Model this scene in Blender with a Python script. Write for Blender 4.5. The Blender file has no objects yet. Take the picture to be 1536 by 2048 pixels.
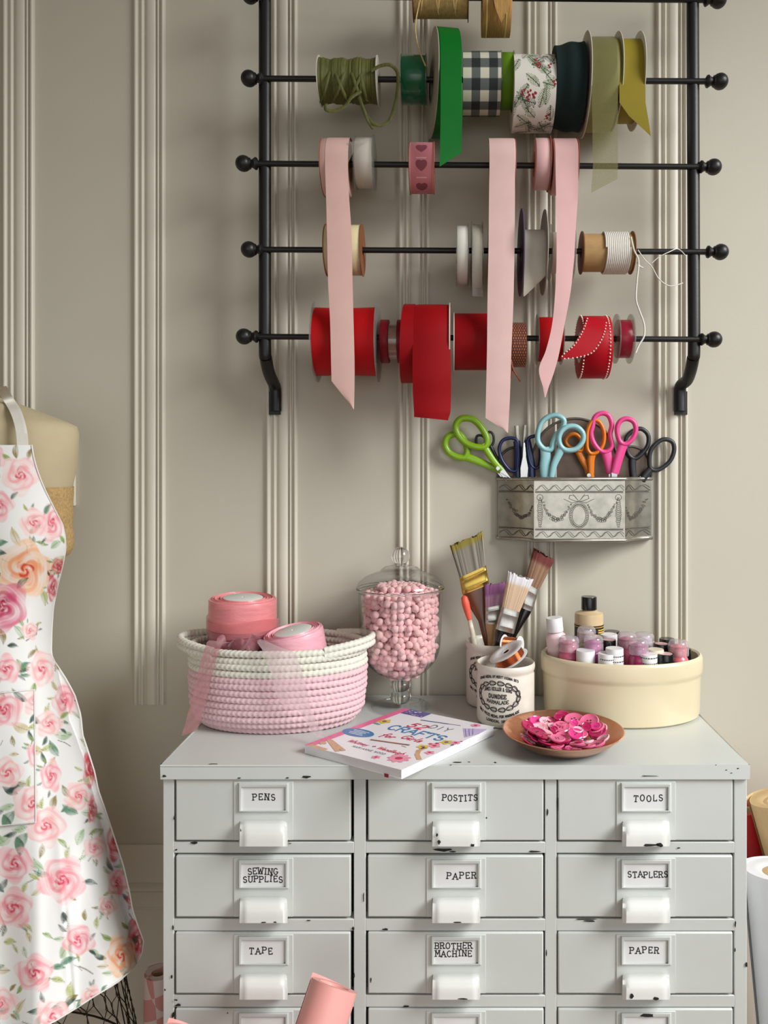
import bpy, bmesh, math, random
import numpy as np
from mathutils import Vector, Matrix, noise
R = math.radians
random.seed(7)
sc = bpy.context.scene
COL = sc.collection

# ------------------------------------------------------------------ view
F, CX, CY = 1540.0, 910.0, 939.0          # focal length in pixels and vanishing point in a 1536x2048 frame
HC, YC = 1.30, -1.31                       # lens height; lens distance from the back wall (wall is y = 0)
cam = bpy.data.objects.new('camera', bpy.data.cameras.new('camera'))
COL.objects.link(cam)
cam.location = (0, YC, HC)
cam.rotation_euler = (R(90), 0, 0)
cam.data.sensor_width = 36
cam.data.lens = F / 2048 * 36
cam.data.shift_x = (768 - CX) / 2048
cam.data.shift_y = (CY - 1024) / 2048
cam.data.clip_start = 0.02
sc.camera = cam
sc.view_settings.view_transform = 'Standard'
sc.view_settings.look = 'None'
sc.view_settings.gamma = 1
sc.view_settings.use_curve_mapping = False
sc.view_settings.exposure = -0.9
sc.cycles.use_denoising = True
sc.cycles.max_bounces = 12
sc.cycles.transparent_max_bounces = 24
sc.cycles.caustics_refractive = False
sc.cycles.caustics_reflective = False

# ------------------------------------------------------------------ light
world = bpy.data.worlds.new('daylight'); sc.world = world
world.use_nodes = True
bg = world.node_tree.nodes['Background']
bg.inputs[0].default_value = (1.0, 0.995, 0.94, 1)
bg.inputs[1].default_value = 0.68

def area_light(name, loc, aim, sx, sy, power, col, spread=180):
    l = bpy.data.lights.new(name, 'AREA')
    l.shape = 'RECTANGLE'; l.size = sx; l.size_y = sy; l.energy = power; l.color = col
    l.spread = R(spread)
    o = bpy.data.objects.new(name, l); COL.objects.link(o)
    o.location = loc
    d = Vector(aim) - Vector(loc)
    o.rotation_euler = d.to_track_quat('-Z', 'Y').to_euler()
    return o
area_light('window_daylight', (2.00, -1.45, 2.42), (-0.20, -0.18, 0.50), 1.2, 1.2, 41, (0.98, 1.0, 0.99), 82)
area_light('front_fill_light', (0.3, -3.1, 1.0), (-0.1, -0.3, 0.42), 2.6, 1.8, 9, (0.97, 1.0, 1.0), 80)  # added unseen fill behind the camera, brightening the low fronts; not a real opening

# ------------------------------------------------------------------ helpers
def P(px, py, D):
    return Vector(((px - CX) / F * D, D + YC, HC - (py - CY) / F * D))

def lin(c):
    return tuple((x / 255 / 12.92) if x / 255 <= 0.04045 else ((x / 255 + 0.055) / 1.055) ** 2.4 for x in c)

def nodes_of(m):
    m.use_nodes = True
    nt = m.node_tree
    return nt, nt.nodes, nt.links

def mat(name, rgb, rough=0.5, metal=0.0, var=0.06, vscale=25, bump=0.0, bscale=300, coat=0.0, sheen=0.0, spec=0.5, stretch=None, sss=0.0):
    m = bpy.data.materials.new(name)
    nt, N, L = nodes_of(m)
    b = N['Principled BSDF']
    c = lin(rgb)
    tc = N.new('ShaderNodeTexCoord')
    src = tc.outputs['Object']
    if stretch:
        mp = N.new('ShaderNodeMapping'); mp.inputs['Scale'].default_value = stretch
        L.new(src, mp.inputs[0]); src = mp.outputs[0]
    nz = N.new('ShaderNodeTexNoise'); nz.inputs['Scale'].default_value = vscale; nz.inputs['Detail'].default_value = 4
    L.new(src, nz.inputs['Vector'])
    rp = N.new('ShaderNodeValToRGB')
    rp.color_ramp.elements[0].position = 0.3; rp.color_ramp.elements[1].position = 0.7
    rp.color_ramp.elements[0].color = tuple(max(0, x * (1 - var)) for x in c) + (1,)
    rp.color_ramp.elements[1].color = tuple(min(1, x * (1 + var)) for x in c) + (1,)
    L.new(nz.outputs['Fac'], rp.inputs['Fac'])
    L.new(rp.outputs['Color'], b.inputs['Base Color'])
    b.inputs['Roughness'].default_value = rough
    b.inputs['Metallic'].default_value = metal
    b.inputs['Coat Weight'].default_value = coat
    b.inputs['Coat Roughness'].default_value = 0.15
    b.inputs['Sheen Weight'].default_value = sheen
    b.inputs['Specular IOR Level'].default_value = spec
    if sss:
        b.inputs['Subsurface Weight'].default_value = sss
        b.inputs['Subsurface Radius'].default_value = (0.01, 0.006, 0.005)
    if bump:
        n2 = N.new('ShaderNodeTexNoise'); n2.inputs['Scale'].default_value = bscale; n2.inputs['Detail'].default_value = 3
        L.new(src, n2.inputs['Vector'])
        bp = N.new('ShaderNodeBump'); bp.inputs['Strength'].default_value = bump; bp.inputs['Distance'].default_value = 0.001
        L.new(n2.outputs['Fac'], bp.inputs['Height'])
        L.new(bp.outputs['Normal'], b.inputs['Normal'])
    return m

def mat_attr(name, rough=0.6, sheen=0.0, bump=0.0, bscale=900, metal=0.0, trans=0.0):
    """colour comes from the printed / dyed pattern stored on the mesh"""
    m = bpy.data.materials.new(name)
    nt, N, L = nodes_of(m)
    b = N['Principled BSDF']
    a = N.new('ShaderNodeAttribute'); a.attribute_name = 'print'
    L.new(a.outputs['Color'], b.inputs['Base Color'])
    b.inputs['Roughness'].default_value = rough
    b.inputs['Metallic'].default_value = metal
    b.inputs['Sheen Weight'].default_value = sheen
    if bump:
        tc = N.new('ShaderNodeTexCoord')
        n2 = N.new('ShaderNodeTexNoise'); n2.inputs['Scale'].default_value = bscale
        L.new(tc.outputs['Object'], n2.inputs['Vector'])
        bp = N.new('ShaderNodeBump'); bp.inputs['Strength'].default_value = bump; bp.inputs['Distance'].default_value = 0.001
        L.new(n2.outputs['Fac'], bp.inputs['Height']); L.new(bp.outputs['Normal'], b.inputs['Normal'])
    return m

def mat_sheer(name, rgb, alpha, rough=0.4, weave=1500):
    """open-weave organza: part of the light goes straight through"""
    m = bpy.data.materials.new(name)
    nt, N, L = nodes_of(m)
    b = N['Principled BSDF']; out = N['Material Output']
    b.inputs['Base Color'].default_value = lin(rgb) + (1,)
    b.inputs['Roughness'].default_value = rough
    b.inputs['Sheen Weight'].default_value = 0.4
    tl = N.new('ShaderNodeBsdfTranslucent'); tl.inputs[0].default_value = lin(rgb) + (1,)
    mx0 = N.new('ShaderNodeMixShader'); mx0.inputs[0].default_value = 0.35
    L.new(b.outputs[0], mx0.inputs[1]); L.new(tl.outputs[0], mx0.inputs[2])
    t = N.new('ShaderNodeBsdfTransparent')
    mx = N.new('ShaderNodeMixShader')
    tc = N.new('ShaderNodeTexCoord'); nz = N.new('ShaderNodeTexNoise'); nz.inputs['Scale'].default_value = weave
    L.new(tc.outputs['Object'], nz.inputs['Vector'])
    mr = N.new('ShaderNodeMapRange'); mr.inputs['From Min'].default_value = 0.3; mr.inputs['From Max'].default_value = 0.7
    mr.inputs['To Min'].default_value = max(0, alpha - 0.12); mr.inputs['To Max'].default_value = min(1, alpha + 0.12)
    L.new(nz.outputs['Fac'], mr.inputs['Value'])
    L.new(mr.outputs[0], mx.inputs[0]); L.new(t.outputs[0], mx.inputs[1]); L.new(mx0.outputs[0], mx.inputs[2])
    L.new(mx.outputs[0], out.inputs['Surface'])
    return m

def mat_thin_glass(name, tint=(250, 253, 252), refl=0.9, blend=0.25, rough=0.02, body=0.0):
    """thin clear wall: light passes, the rim and the sides reflect"""
    m = bpy.data.materials.new(name)
    nt, N, L = nodes_of(m)
    N.remove(N['Principled BSDF']); out = N['Material Output']
    t = N.new('ShaderNodeBsdfTransparent'); t.inputs[0].default_value = lin(tint) + (1,)
    g = N.new('ShaderNodeBsdfGlossy'); g.inputs['Roughness'].default_value = rough
    g.inputs['Color'].default_value = (refl, refl, refl, 1)
    lw = N.new('ShaderNodeLayerWeight'); lw.inputs['Blend'].default_value = 0.5
    pw = N.new('ShaderNodeMath'); pw.operation = 'POWER'; pw.inputs[1].default_value = 1.0 / max(blend, 0.05)
    L.new(lw.outputs['Facing'], pw.inputs[0])
    tm = N.new('ShaderNodeMix'); tm.data_type = 'RGBA'
    tm.inputs[6].default_value = lin(tint) + (1,); tm.inputs[7].default_value = tuple(x * 0.62 for x in lin(tint)) + (1,)
    L.new(pw.outputs[0], tm.inputs[0]); L.new(tm.outputs[2], t.inputs[0])
    ma = N.new('ShaderNodeMath'); ma.operation = 'MULTIPLY_ADD'; ma.inputs[1].default_value = 0.60; ma.inputs[2].default_value = 0.05
    L.new(pw.outputs[0], ma.inputs[0])
    nz = N.new('ShaderNodeTexNoise'); nz.inputs['Scale'].default_value = 12
    bp = N.new('ShaderNodeBump'); bp.inputs['Strength'].default_value = 0.05; bp.inputs['Distance'].default_value = 0.002
    tc = N.new('ShaderNodeTexCoord'); L.new(tc.outputs['Object'], nz.inputs['Vector'])
    L.new(nz.outputs['Fac'], bp.inputs['Height']); L.new(bp.outputs[0], g.inputs['Normal'])
    mx = N.new('ShaderNodeMixShader')
    L.new(ma.outputs[0], mx.inputs[0]); L.new(t.outputs[0], mx.inputs[1]); L.new(g.outputs[0], mx.inputs[2])
    last = mx
    if body:
        d = N.new('ShaderNodeBsdfDiffuse'); d.inputs[0].default_value = lin(tint) + (1,)
        m2 = N.new('ShaderNodeMixShader'); m2.inputs[0].default_value = body
        L.new(mx.outputs[0], m2.inputs[1]); L.new(d.outputs[0], m2.inputs[2]); last = m2
    L.new(last.outputs[0], out.inputs['Surface'])
    return m

def mat_glass(name, rgb=(255, 255, 255), ior=1.45, rough=0.0):
    m = bpy.data.materials.new(name)
    nt, N, L = nodes_of(m)
    b = N['Principled BSDF']
    b.inputs['Base Color'].default_value = lin(rgb) + (1,)
    b.inputs['Transmission Weight'].default_value = 1
    b.inputs['IOR'].default_value = ior; b.inputs['Roughness'].default_value = rough
    return m

def frame_of(axis, hint=None):
    a = Vector(axis).normalized()
    h = Vector(hint) if hint is not None else (Vector((0, 0, 1)) if abs(a.z) < 0.9 else Vector((1, 0, 0)))
    u = (h - a * h.dot(a)).normalized()
    return u, a.cross(u).normalized(), a

def catmull(pts, n=8, closed=False):
    pts = [Vector(p) for p in pts]
    out = []
    m = len(pts)
    rng = range(m if closed else m - 1)
    for i in rng:
        if closed:
            p0, p1, p2, p3 = pts[(i - 1) % m], pts[i], pts[(i + 1) % m], pts[(i + 2) % m]
        else:
            p0, p1, p2, p3 = pts[max(i - 1, 0)], pts[i], pts[i + 1], pts[min(i + 2, m - 1)]
        for k in range(n):
            t = k / n
            out.append(0.5 * ((2 * p1) + (p2 - p0) * t + (2 * p0 - 5 * p1 + 4 * p2 - p3) * t * t + (3 * p1 - p0 - 3 * p2 + p3) * t ** 3))
    if not closed:
        out.append(pts[-1].copy())
    return out

def world_base(o):
    while o.parent:
        o = o.parent
    return Vector(o.location)

class MB:
    def __init__(s):
        s.v = []; s.f = []; s.m = []
    def add(s, verts, faces, mi=0):
        b = len(s.v)
        s.v += [tuple(x) for x in verts]
        for f in faces:
            s.f.append(tuple(b + i for i in f)); s.m.append(mi)
        return s
    def box(s, a, b, mi=0):
        x0, y0, z0 = (min(a[i], b[i]) for i in range(3)); x1, y1, z1 = (max(a[i], b[i]) for i in range(3))
        return s.add([(x0, y0, z0), (x1, y0, z0), (x1, y1, z0), (x0, y1, z0), (x0, y0, z1), (x1, y0, z1), (x1, y1, z1), (x0, y1, z1)],
                     [(3, 2, 1, 0), (4, 5, 6, 7), (0, 1, 5, 4), (1, 2, 6, 5), (2, 3, 7, 6), (3, 0, 4, 7)], mi)
    def obox(s, c, u, v, w, mi=0):
        c, u, v, w = Vector(c), Vector(u), Vector(v), Vector(w)
        p = [c + u * a + v * b + w * d for d in (-1, 1) for a, b in ((-1, -1), (1, -1), (1, 1), (-1, 1))]
        return s.add(p, [(3, 2, 1, 0), (4, 5, 6, 7), (0, 1, 5, 4), (1, 2, 6, 5), (2, 3, 7, 6), (3, 0, 4, 7)], mi)
    def lathe(s, prof, origin, axis=(0, 0, 1), n=32, mi=0, sx=1.0, sy=1.0, hint=None, a0=0.0, a1=2 * math.pi):
        """prof: (radius, height) pairs along axis; sx, sy squash the section"""
        u, w, a = frame_of(axis, hint)
        o = Vector(origin)
        full = abs(a1 - a0 - 2 * math.pi) < 1e-6
        cols = n if full else n + 1
        vs = []
        for r, h in prof:
            for i in range(cols):
                t = a0 + (a1 - a0) * i / n
                vs.append(o + a * h + u * (r * math.cos(t) * sx) + w * (r * math.sin(t) * sy))
        fs = []
        for k in range(len(prof) - 1):
            for i in range(n):
                j = (i + 1) % cols
                A, B, C, Dd = k * cols + i, k * cols + j, (k + 1) * cols + j, (k + 1) * cols + i
                if prof[k][0] < 1e-7 and prof[k + 1][0] < 1e-7: continue
                if prof[k][0] < 1e-7: fs.append((k * cols, C, Dd))
                elif prof[k + 1][0] < 1e-7: fs.append((A, B, (k + 1) * cols))
                else: fs.append((A, B, C, Dd))
        return s.add(vs, fs, mi)
    def cyl(s, p0, p1, r0, r1=None, n=20, mi=0, caps=True):
        p0, p1 = Vector(p0), Vector(p1)
        r1 = r0 if r1 is None else r1
        h = (p1 - p0).length
        prof = [(r0, 0), (r1, h)]
        if caps: prof = [(0, 0)] + prof + [(0, h)]
        return s.lathe(prof, p0, p1 - p0, n, mi)
    def sphere(s, c, r, n=16, mi=0, sz=1.0):
        k = max(6, n // 2)
        return s.lathe([(r * math.sin(math.pi * i / k), -r * sz * math.cos(math.pi * i / k)) for i in range(k + 1)], c, (0, 0, 1), n, mi)
    def tube(s, path, r, n=10, closed=False, mi=0, flat=1.0, hint=None, caps=True):
        """sweep an ellipse: half-width r across, r*flat along the hint direction"""
        pts = [Vector(p) for p in path]
        m = len(pts)
        rad = r if isinstance(r, (list, tuple)) else [r] * m
        prev = None; vs = []
        for i in range(m):
            if closed: d = pts[(i + 1) % m] - pts[i - 1]
            else: d = pts[min(i + 1, m - 1)] - pts[max(i - 1, 0)]
            if d.length < 1e-9: d = Vector((0, 0, 1))
            d.normalize()
            if hint is not None: h = Vector(hint)
            else: h = prev if prev is not None else (Vector((0, 0, 1)) if abs(d.z) < 0.9 else Vector((1, 0, 0)))
            u = h - d * h.dot(d)
            if u.length < 1e-6: u = Vector((1, 0, 0)) - d * d.x
            u.normalize(); prev = u
            w = d.cross(u)
            for k in range(n):
                t = 2 * math.pi * k / n
                vs.append(pts[i] + u * (rad[i] * flat * math.cos(t)) + w * (rad[i] * math.sin(t)))
        fs = []
        for i in range(m if closed else m - 1):
            a, b = i * n, ((i + 1) % m) * n
            for k in range(n):
                fs.append((a + k, a + (k + 1) % n, b + (k + 1) % n, b + k))
        if not closed and caps:
            fs.append(tuple(range(n - 1, -1, -1))); fs.append(tuple((m - 1) * n + k for k in range(n)))
        return s.add(vs, fs, mi)
    def prism(s, poly, off, mi=0):
        p = [Vector(q) for q in poly]; off = Vector(off); n = len(p)
        return s.add(p + [q + off for q in p], [tuple(range(n - 1, -1, -1)), tuple(range(n, 2 * n))] +
                     [(i, (i + 1) % n, n + (i + 1) % n, n + i) for i in range(n)], mi)
    def sheet(s, rows, th=0.0004, mi=0, off=(0, 1, 0)):
        """rows of points; th > 0 gives the cloth a back and edges"""
        nr, nc = len(rows), len(rows[0])
        vs = [Vector(p) for r in rows for p in r]
        fs = [(i * nc + j, i * nc + j + 1, (i + 1) * nc + j + 1, (i + 1) * nc + j) for i in range(nr - 1) for j in range(nc - 1)]
        if th:
            o = Vector(off) * th; b = len(vs)
            vs += [v + o for v in vs]
            fs += [tuple(b + k for k in reversed(f)) for f in fs]
            ring = [j for j in range(nc)] + [i * nc + nc - 1 for i in range(1, nr)] + [(nr - 1) * nc + j for j in range(nc - 2, -1, -1)] + [i * nc for i in range(nr - 2, 0, -1)]
            for k in range(len(ring)):
                a, c = ring[k], ring[(k + 1) % len(ring)]
                fs.append((c, a, b + a, b + c))
        return s.add(vs, fs, mi)
    def build(s, name, mats, parent=None, loc=None, bevel=0, bseg=2, angle=40, weld=True, kind=None, subsurf=0):
        base = world_base(parent) if parent is not None else Vector(loc or (0, 0, 0))
        me = bpy.data.meshes.new(name)
        me.from_pydata([(a - base.x, b - base.y, c - base.z) for a, b, c in s.v], [], s.f)
        if not isinstance(mats, (list, tuple)): mats = [mats]
        for m in mats: me.materials.append(m)
        if len(mats) > 1: me.polygons.foreach_set('material_index', s.m)
        bm = bmesh.new(); bm.from_mesh(me)
        if weld: bmesh.ops.remove_doubles(bm, verts=bm.verts, dist=2e-6)
        bmesh.ops.recalc_face_normals(bm, faces=bm.faces)
        bm.to_mesh(me); bm.free()
        me.polygons.foreach_set('use_smooth', [True] * len(me.polygons))
        me.set_sharp_from_angle(angle=R(angle))
        o = bpy.data.objects.new(name, me); COL.objects.link(o)
        if parent is not None: o.parent = parent
        else: o.location = base
        if bevel:
            b = o.modifiers.new('bevel', 'BEVEL'); b.width = bevel; b.segments = bseg; b.limit_method = 'ANGLE'; b.angle_limit = R(35)
            b.harden_normals = False
        if subsurf:
            b = o.modifiers.new('subdivision', 'SUBSURF'); b.levels = b.render_levels = subsurf
        if kind: o['kind'] = kind
        return o

def tag(o, label, cat, group=None, kind=None):
    o['label'] = label; o['category'] = cat
    if group: o['group'] = group
    if kind: o['kind'] = kind
    return o

def thing(name, label, cat, loc, group=None):
    o = bpy.data.objects.new(name, None); COL.objects.link(o)
    o.empty_display_size = 0.02
    o.location = loc
    return tag(o, label, cat, group)

def paint(o, cols):
    """store an RGB (linear) print per vertex"""
    a = o.data.color_attributes.new('print', 'FLOAT_COLOR', 'POINT')
    c = np.ones((len(o.data.vertices), 4), dtype=np.float32); c[:, :3] = cols
    a.data.foreach_set('color', c.ravel())

def np_grid(name, XYZ, mats, parent=None, loc=None, wrap=False, angle=180):
    """XYZ: (nr, nc, 3) array of world points -> mesh, vertex order kept"""
    nr, nc = XYZ.shape[:2]
    base = world_base(parent) if parent is not None else Vector(loc or (0, 0, 0))
    v = XYZ.reshape(-1, 3) - np.array(base)
    idx = np.arange(nr * nc).reshape(nr, nc)
    if wrap: idx = np.concatenate([idx, idx[:, :1]], axis=1)
    f = np.stack([idx[:-1, :-1], idx[:-1, 1:], idx[1:, 1:], idx[1:, :-1]], axis=-1).reshape(-1, 4)
    me = bpy.data.meshes.new(name)
    me.from_pydata(v.tolist(), [], f.tolist())
    me.materials.append(mats)
    me.polygons.foreach_set('use_smooth', [True] * len(me.polygons))
    o = bpy.data.objects.new(name, me); COL.objects.link(o)
    if parent is not None: o.parent = parent
    else: o.location = base
    return o

# --- lettering: each character is a set of pen strokes in a box 6 high
def arc(cx, cy, rx, ry, a0, a1, n=10):
    return [(cx + rx * math.cos(R(a0 + (a1 - a0) * i / n)), cy + ry * math.sin(R(a0 + (a1 - a0) * i / n))) for i in range(n + 1)]
FONT = {
 'A': (4.4, [[(0, 0), (2.2, 6), (4.4, 0)], [(0.8, 2.2), (3.6, 2.2)]]),
 'B': (4, [[(0.4, 0), (0.4, 6)], [(0.4, 6), (2.4, 6)] + arc(2.4, 4.6, 1.4, 1.4, 90, -90)[1:] + [(0.4, 3.2)], [(2.4, 3.2)] + arc(2.4, 1.6, 1.6, 1.6, 90, -90)[1:] + [(0.4, 0)]]),
 'C': (4, [arc(2.2, 3, 2, 3, 45, 315, 14)]),
 'D': (4.2, [[(0.4, 0), (0.4, 6)], [(0.4, 6), (1.8, 6)] + arc(1.8, 3, 2.2, 3, 90, -90, 12)[1:] + [(0.4, 0)]]),
 'E': (3.8, [[(0.4, 0), (0.4, 6)], [(0.4, 6), (3.6, 6), (3.6, 5)], [(0.4, 3.1), (2.8, 3.1)], [(0.4, 0), (3.6, 0), (3.6, 1)]]),
 'F': (3.8, [[(0.4, 0), (0.4, 6)], [(0.4, 6), (3.6, 6), (3.6, 5)], [(0.4, 3.1), (2.8, 3.1)]]),
 'G': (4.2, [arc(2.2, 3, 2, 3, 45, 350, 14) + [(2.6, 2.6)]]),
 'H': (4.4, [[(0.5, 0), (0.5, 6)], [(3.9, 0), (3.9, 6)], [(0.5, 3.1), (3.9, 3.1)]]),
 'I': (2.6, [[(1.3, 0), (1.3, 6)]]),
 'J': (3.4, [[(2.6, 6), (2.6, 1.4)] + arc(1.4, 1.4, 1.2, 1.4, 0, -170)[1:]]),
 'K': (4.2, [[(0.5, 0), (0.5, 6)], [(3.8, 6), (0.5, 2.6)], [(1.6, 3.6), (4, 0)]]),
 'L': (3.6, [[(0.5, 0), (0.5, 6)], [(0.5, 0), (3.5, 0), (3.5, 1.1)]]),
 'M': (4.8, [[(0.3, 0), (0.5, 6)], [(0.5, 6), (2.4, 2)], [(2.4, 2), (4.3, 6)], [(4.3, 6), (4.5, 0)]]),
 'N': (4.4, [[(0.5, 0), (0.5, 6)], [(0.5, 6), (3.9, 0)], [(3.9, 0), (3.9, 6)]]),
 'O': (4.4, [arc(2.2, 3, 2, 3, 0, 360, 18)]),
 'P': (4, [[(0.4, 0), (0.4, 6)], [(0.4, 6), (2.4, 6)] + arc(2.4, 4.5, 1.5, 1.5, 90, -90)[1:] + [(0.4, 3)]]),
 'R': (4.2, [[(0.4, 0), (0.4, 6)], [(0.4, 6), (2.4, 6)] + arc(2.4, 4.6, 1.4, 1.4, 90, -90)[1:] + [(0.4, 3.2)], [(2.2, 3.2), (3.9, 0)]]),
 'S': (3.8, [arc(1.9, 4.5, 1.5, 1.5, 30, 250, 10) + arc(1.9, 1.55, 1.6, 1.55, 80, -160, 10)]),
 'T': (4.2, [[(2.1, 0), (2.1, 6)], [(0.2, 5), (0.2, 6), (4, 6), (4, 5)]]),
 'U': (4.4, [[(0.5, 6), (0.5, 2)] + arc(2.2, 2, 1.7, 2, 180, 360)[1:] + [(3.9, 6)]]),
 'V': (4.4, [[(0.2, 6), (2.2, 0)], [(2.2, 0), (4.2, 6)]]),
 'W': (5.4, [[(0.2, 6), (1.4, 0)], [(1.4, 0), (2.7, 5)], [(2.7, 5), (4, 0)], [(4, 0), (5.2, 6)]]),
 'Y': (4.4, [[(0.3, 6), (2.2, 3)], [(4.1, 6), (2.2, 3)], [(2.2, 3), (2.2, 0)]]),
 'Z': (4, [[(0.4, 6), (3.7, 6), (0.3, 0), (3.7, 0)]]), 'X': (4.2, [[(0.3, 6), (3.9, 0)], [(3.9, 6), (0.3, 0)]]), 'Q': (4.4, [arc(2.2, 3, 2, 3, 0, 360, 18), [(2.6, 1.4), (4.2, -0.4)]]),
 '&': (4.4, [[(4.2, 0), (1, 4.4)] + arc(1.9, 5, 1.0, 1.0, 200, -20)[1:] + [(0.6, 2)] + arc(1.9, 1.4, 1.5, 1.4, 160, 330)[1:] + [(4.1, 2.6)]]),
 '5': (4, [[(3.4, 6), (1.0, 6), (0.7, 3.4)] + arc(1.9, 2, 1.7, 2, 120, -160, 10)]),
 '2': (4, [arc(2, 4.3, 1.6, 1.7, 160, -30, 8) + [(0.4, 0), (3.8, 0)]]),
 '1': (2.6, [[(0.5, 5), (1.4, 6), (1.4, 0)]]), '8': (4, [arc(2, 4.5, 1.5, 1.5, 0, 360, 12), arc(2, 1.5, 1.7, 1.5, 0, 360, 12)]),
 '7': (3.8, [[(0.3, 6), (3.6, 6), (1.4, 0)]]), '3': (3.8, [arc(1.8, 4.5, 1.5, 1.5, 150, -90, 8) + arc(1.8, 1.5, 1.7, 1.5, 90, -150, 8)]),
 '6': (4, [arc(2, 1.8, 1.6, 1.8, 0, 360, 12), [(0.4, 2), (1.2, 4.6), (2.8, 6)]]),
 '+': (4, [[(2, 1.5), (2, 4.5)], [(0.5, 3), (3.5, 3)]]),
 '.': (1.6, [[(0.6, 0), (0.9, 0.3)]]), ',': (1.6, [[(0.8, 0.4), (0.4, -0.9)]]), ' ': (2.6, []),
 'a': (3, [arc(1.3, 1.4, 1.1, 1.4, 30, 390, 10), [(2.5, 2.8), (2.6, 0), (3, 0.3)]]),
 'd': (3, [arc(1.3, 1.4, 1.1, 1.4, 30, 390, 10), [(2.5, 6), (2.5, 0), (3, 0.3)]]),
 'e': (2.8, [[(0.3, 1.4), (2.3, 1.7)] + arc(1.3, 1.5, 1.1, 1.4, 10, 310, 9)[1:]]),
 'f': (2.6, [arc(2.0, 5, 0.8, 1.0, 40, 180, 5) + [(1.1, -1.6)], [(0, 2.8), (2.3, 3.0)]]),
 'g': (3, [arc(1.3, 1.4, 1.1, 1.4, 30, 390, 10), [(2.5, 2.8), (2.4, -1.2)] + arc(1.4, -1.2, 1.0, 0.9, 0, -170, 6)[1:]]),
 'h': (3, [[(0.5, 6), (0.4, 0)], [(0.4, 1.6)] + arc(1.5, 1.8, 1.0, 1.1, 150, 0, 6) + [(2.5, 0), (3, 0.3)]]),
 'i': (1.4, [[(0.6, 2.8), (0.6, 0), (1.3, 0.4)], [(0.65, 4.2), (0.75, 4.4)]]),
 'l': (1.5, [[(0.8, 6), (0.5, 0.4), (1.4, 0.3)]]),
 'n': (3, [[(0.4, 2.8), (0.4, 0)], [(0.4, 1.6)] + arc(1.4, 1.8, 1.0, 1.1, 150, 0, 6) + [(2.4, 0), (3, 0.3)]]),
 'o': (2.8, [arc(1.3, 1.4, 1.1, 1.4, 0, 360, 12)]),
 'r': (2.2, [[(0.5, 2.8), (0.5, 0)], [(0.5, 1.6)] + arc(1.5, 1.9, 0.9, 0.9, 160, 60, 4)]),
 's': (2.3, [arc(1.2, 2.1, 0.8, 0.7, 40, 250, 6) + arc(1.1, 0.75, 0.8, 0.75, 80, -150, 6)]),
 't': (2.2, [[(1, 4.8), (0.9, 0.4), (1.9, 0.3)], [(0, 3), (2, 3.1)]]),
 'y': (3, [[(0.3, 2.8), (1.3, 0.2)], [(2.6, 2.8), (0.6, -2.2)]]),
}
def lettering(text, h, gap=1.0, serif=0.0, jit=0.0, slant=0.0, rnd=None, center=True):
    rnd = rnd or random.Random(3)
    k = h / 6; x = 0; out = []
    for ch in text:
        w, strokes = FONT[ch]
        dy = rnd.uniform(-jit, jit); rot = rnd.uniform(-jit, jit) * 0.12
        for st in strokes:
            ln = [(px, py) for px, py in st]
            ext = [ln]
            if serif:
                for a, b in ((0, 1), (-1, -2)):
                    if len(ln) > 1 and ln[a][1] in (0, 6) and abs(ln[a][0] - ln[b][0]) < 0.75 * abs(ln[a][1] - ln[b][1]) and ch not in 'S25TEFLC' or (ch == 'T' and ln[a][1] == 0 and ln[a][0] == 2.1) or (ch in 'F' and ln[a] == (0.4, 0)):
                        ext.append([(ln[a][0] - serif, ln[a][1]), (ln[a][0] + serif, ln[a][1])])
            for e in ext:
                out.append([((x + (px - w / 2) - (py - 3) * rot + w / 2 + py * slant) * k, (py + dy + (px - w / 2) * rot) * k) for px, py in e])
        x += w + gap
    tot = (x - gap) * k
    if center: out = [[(a - tot / 2, b) for a, b in l] for l in out]
    return out

_coat = [0]
def lift(q):
    """every pen stroke is a thin film lying over the one before, so no two films coincide"""
    _coat[0] = (_coat[0] + 1) % 9
    n = (q[1] - q[0]).cross(q[2] - q[0])
    if n.length < 1e-14: return q
    n.normalize()
    if n.dot(Vector((0, YC, HC)) - q[0]) < 0: n = -n
    return [p + n * (_coat[0] * 1.3e-5) for p in q]

def ink(mb, lines, w, mp, mi=0, step=None):
    """draw strokes of width w; mp(x, y) -> world point on the surface"""
    for l in lines:
        for (x0, y0), (x1, y1) in zip(l[:-1], l[1:]):
            d = math.hypot(x1 - x0, y1 - y0)
            if d < 1e-7: continue
            ux, uy = (x1 - x0) / d, (y1 - y0) / d
            e = w * 0.4
            n = max(1, int(math.ceil(d / step))) if step else 1
            pr = None
            for i in range(n + 1):
                t = -e + (d + 2 * e) * i / n
                cx_, cy_ = x0 + ux * t, y0 + uy * t
                cur = (mp(cx_ - uy * w / 2, cy_ + ux * w / 2), mp(cx_ + uy * w / 2, cy_ - ux * w / 2))
                if pr: mb.add(lift([pr[0], pr[1], cur[1], cur[0]]), [(0, 1, 2, 3)], mi)
                pr = cur

def blob(mb, mp, cx, cy, rx, ry, mi=0, rot=0, n=14, wob=0.0, rnd=random, lobes=0):
    """flat printed spot"""
    pts = []
    for i in range(n):
        t = 2 * math.pi * i / n
        k = 1 + (rnd.uniform(-wob, wob)) + (0.18 * math.cos(lobes * t) if lobes else 0)
        x, y = rx * k * math.cos(t), ry * k * math.sin(t)
        pts.append(mp(cx + x * math.cos(rot) - y * math.sin(rot), cy + x * math.sin(rot) + y * math.cos(rot)))
    mb.add(lift(pts), [tuple(range(n))], mi)

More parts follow.
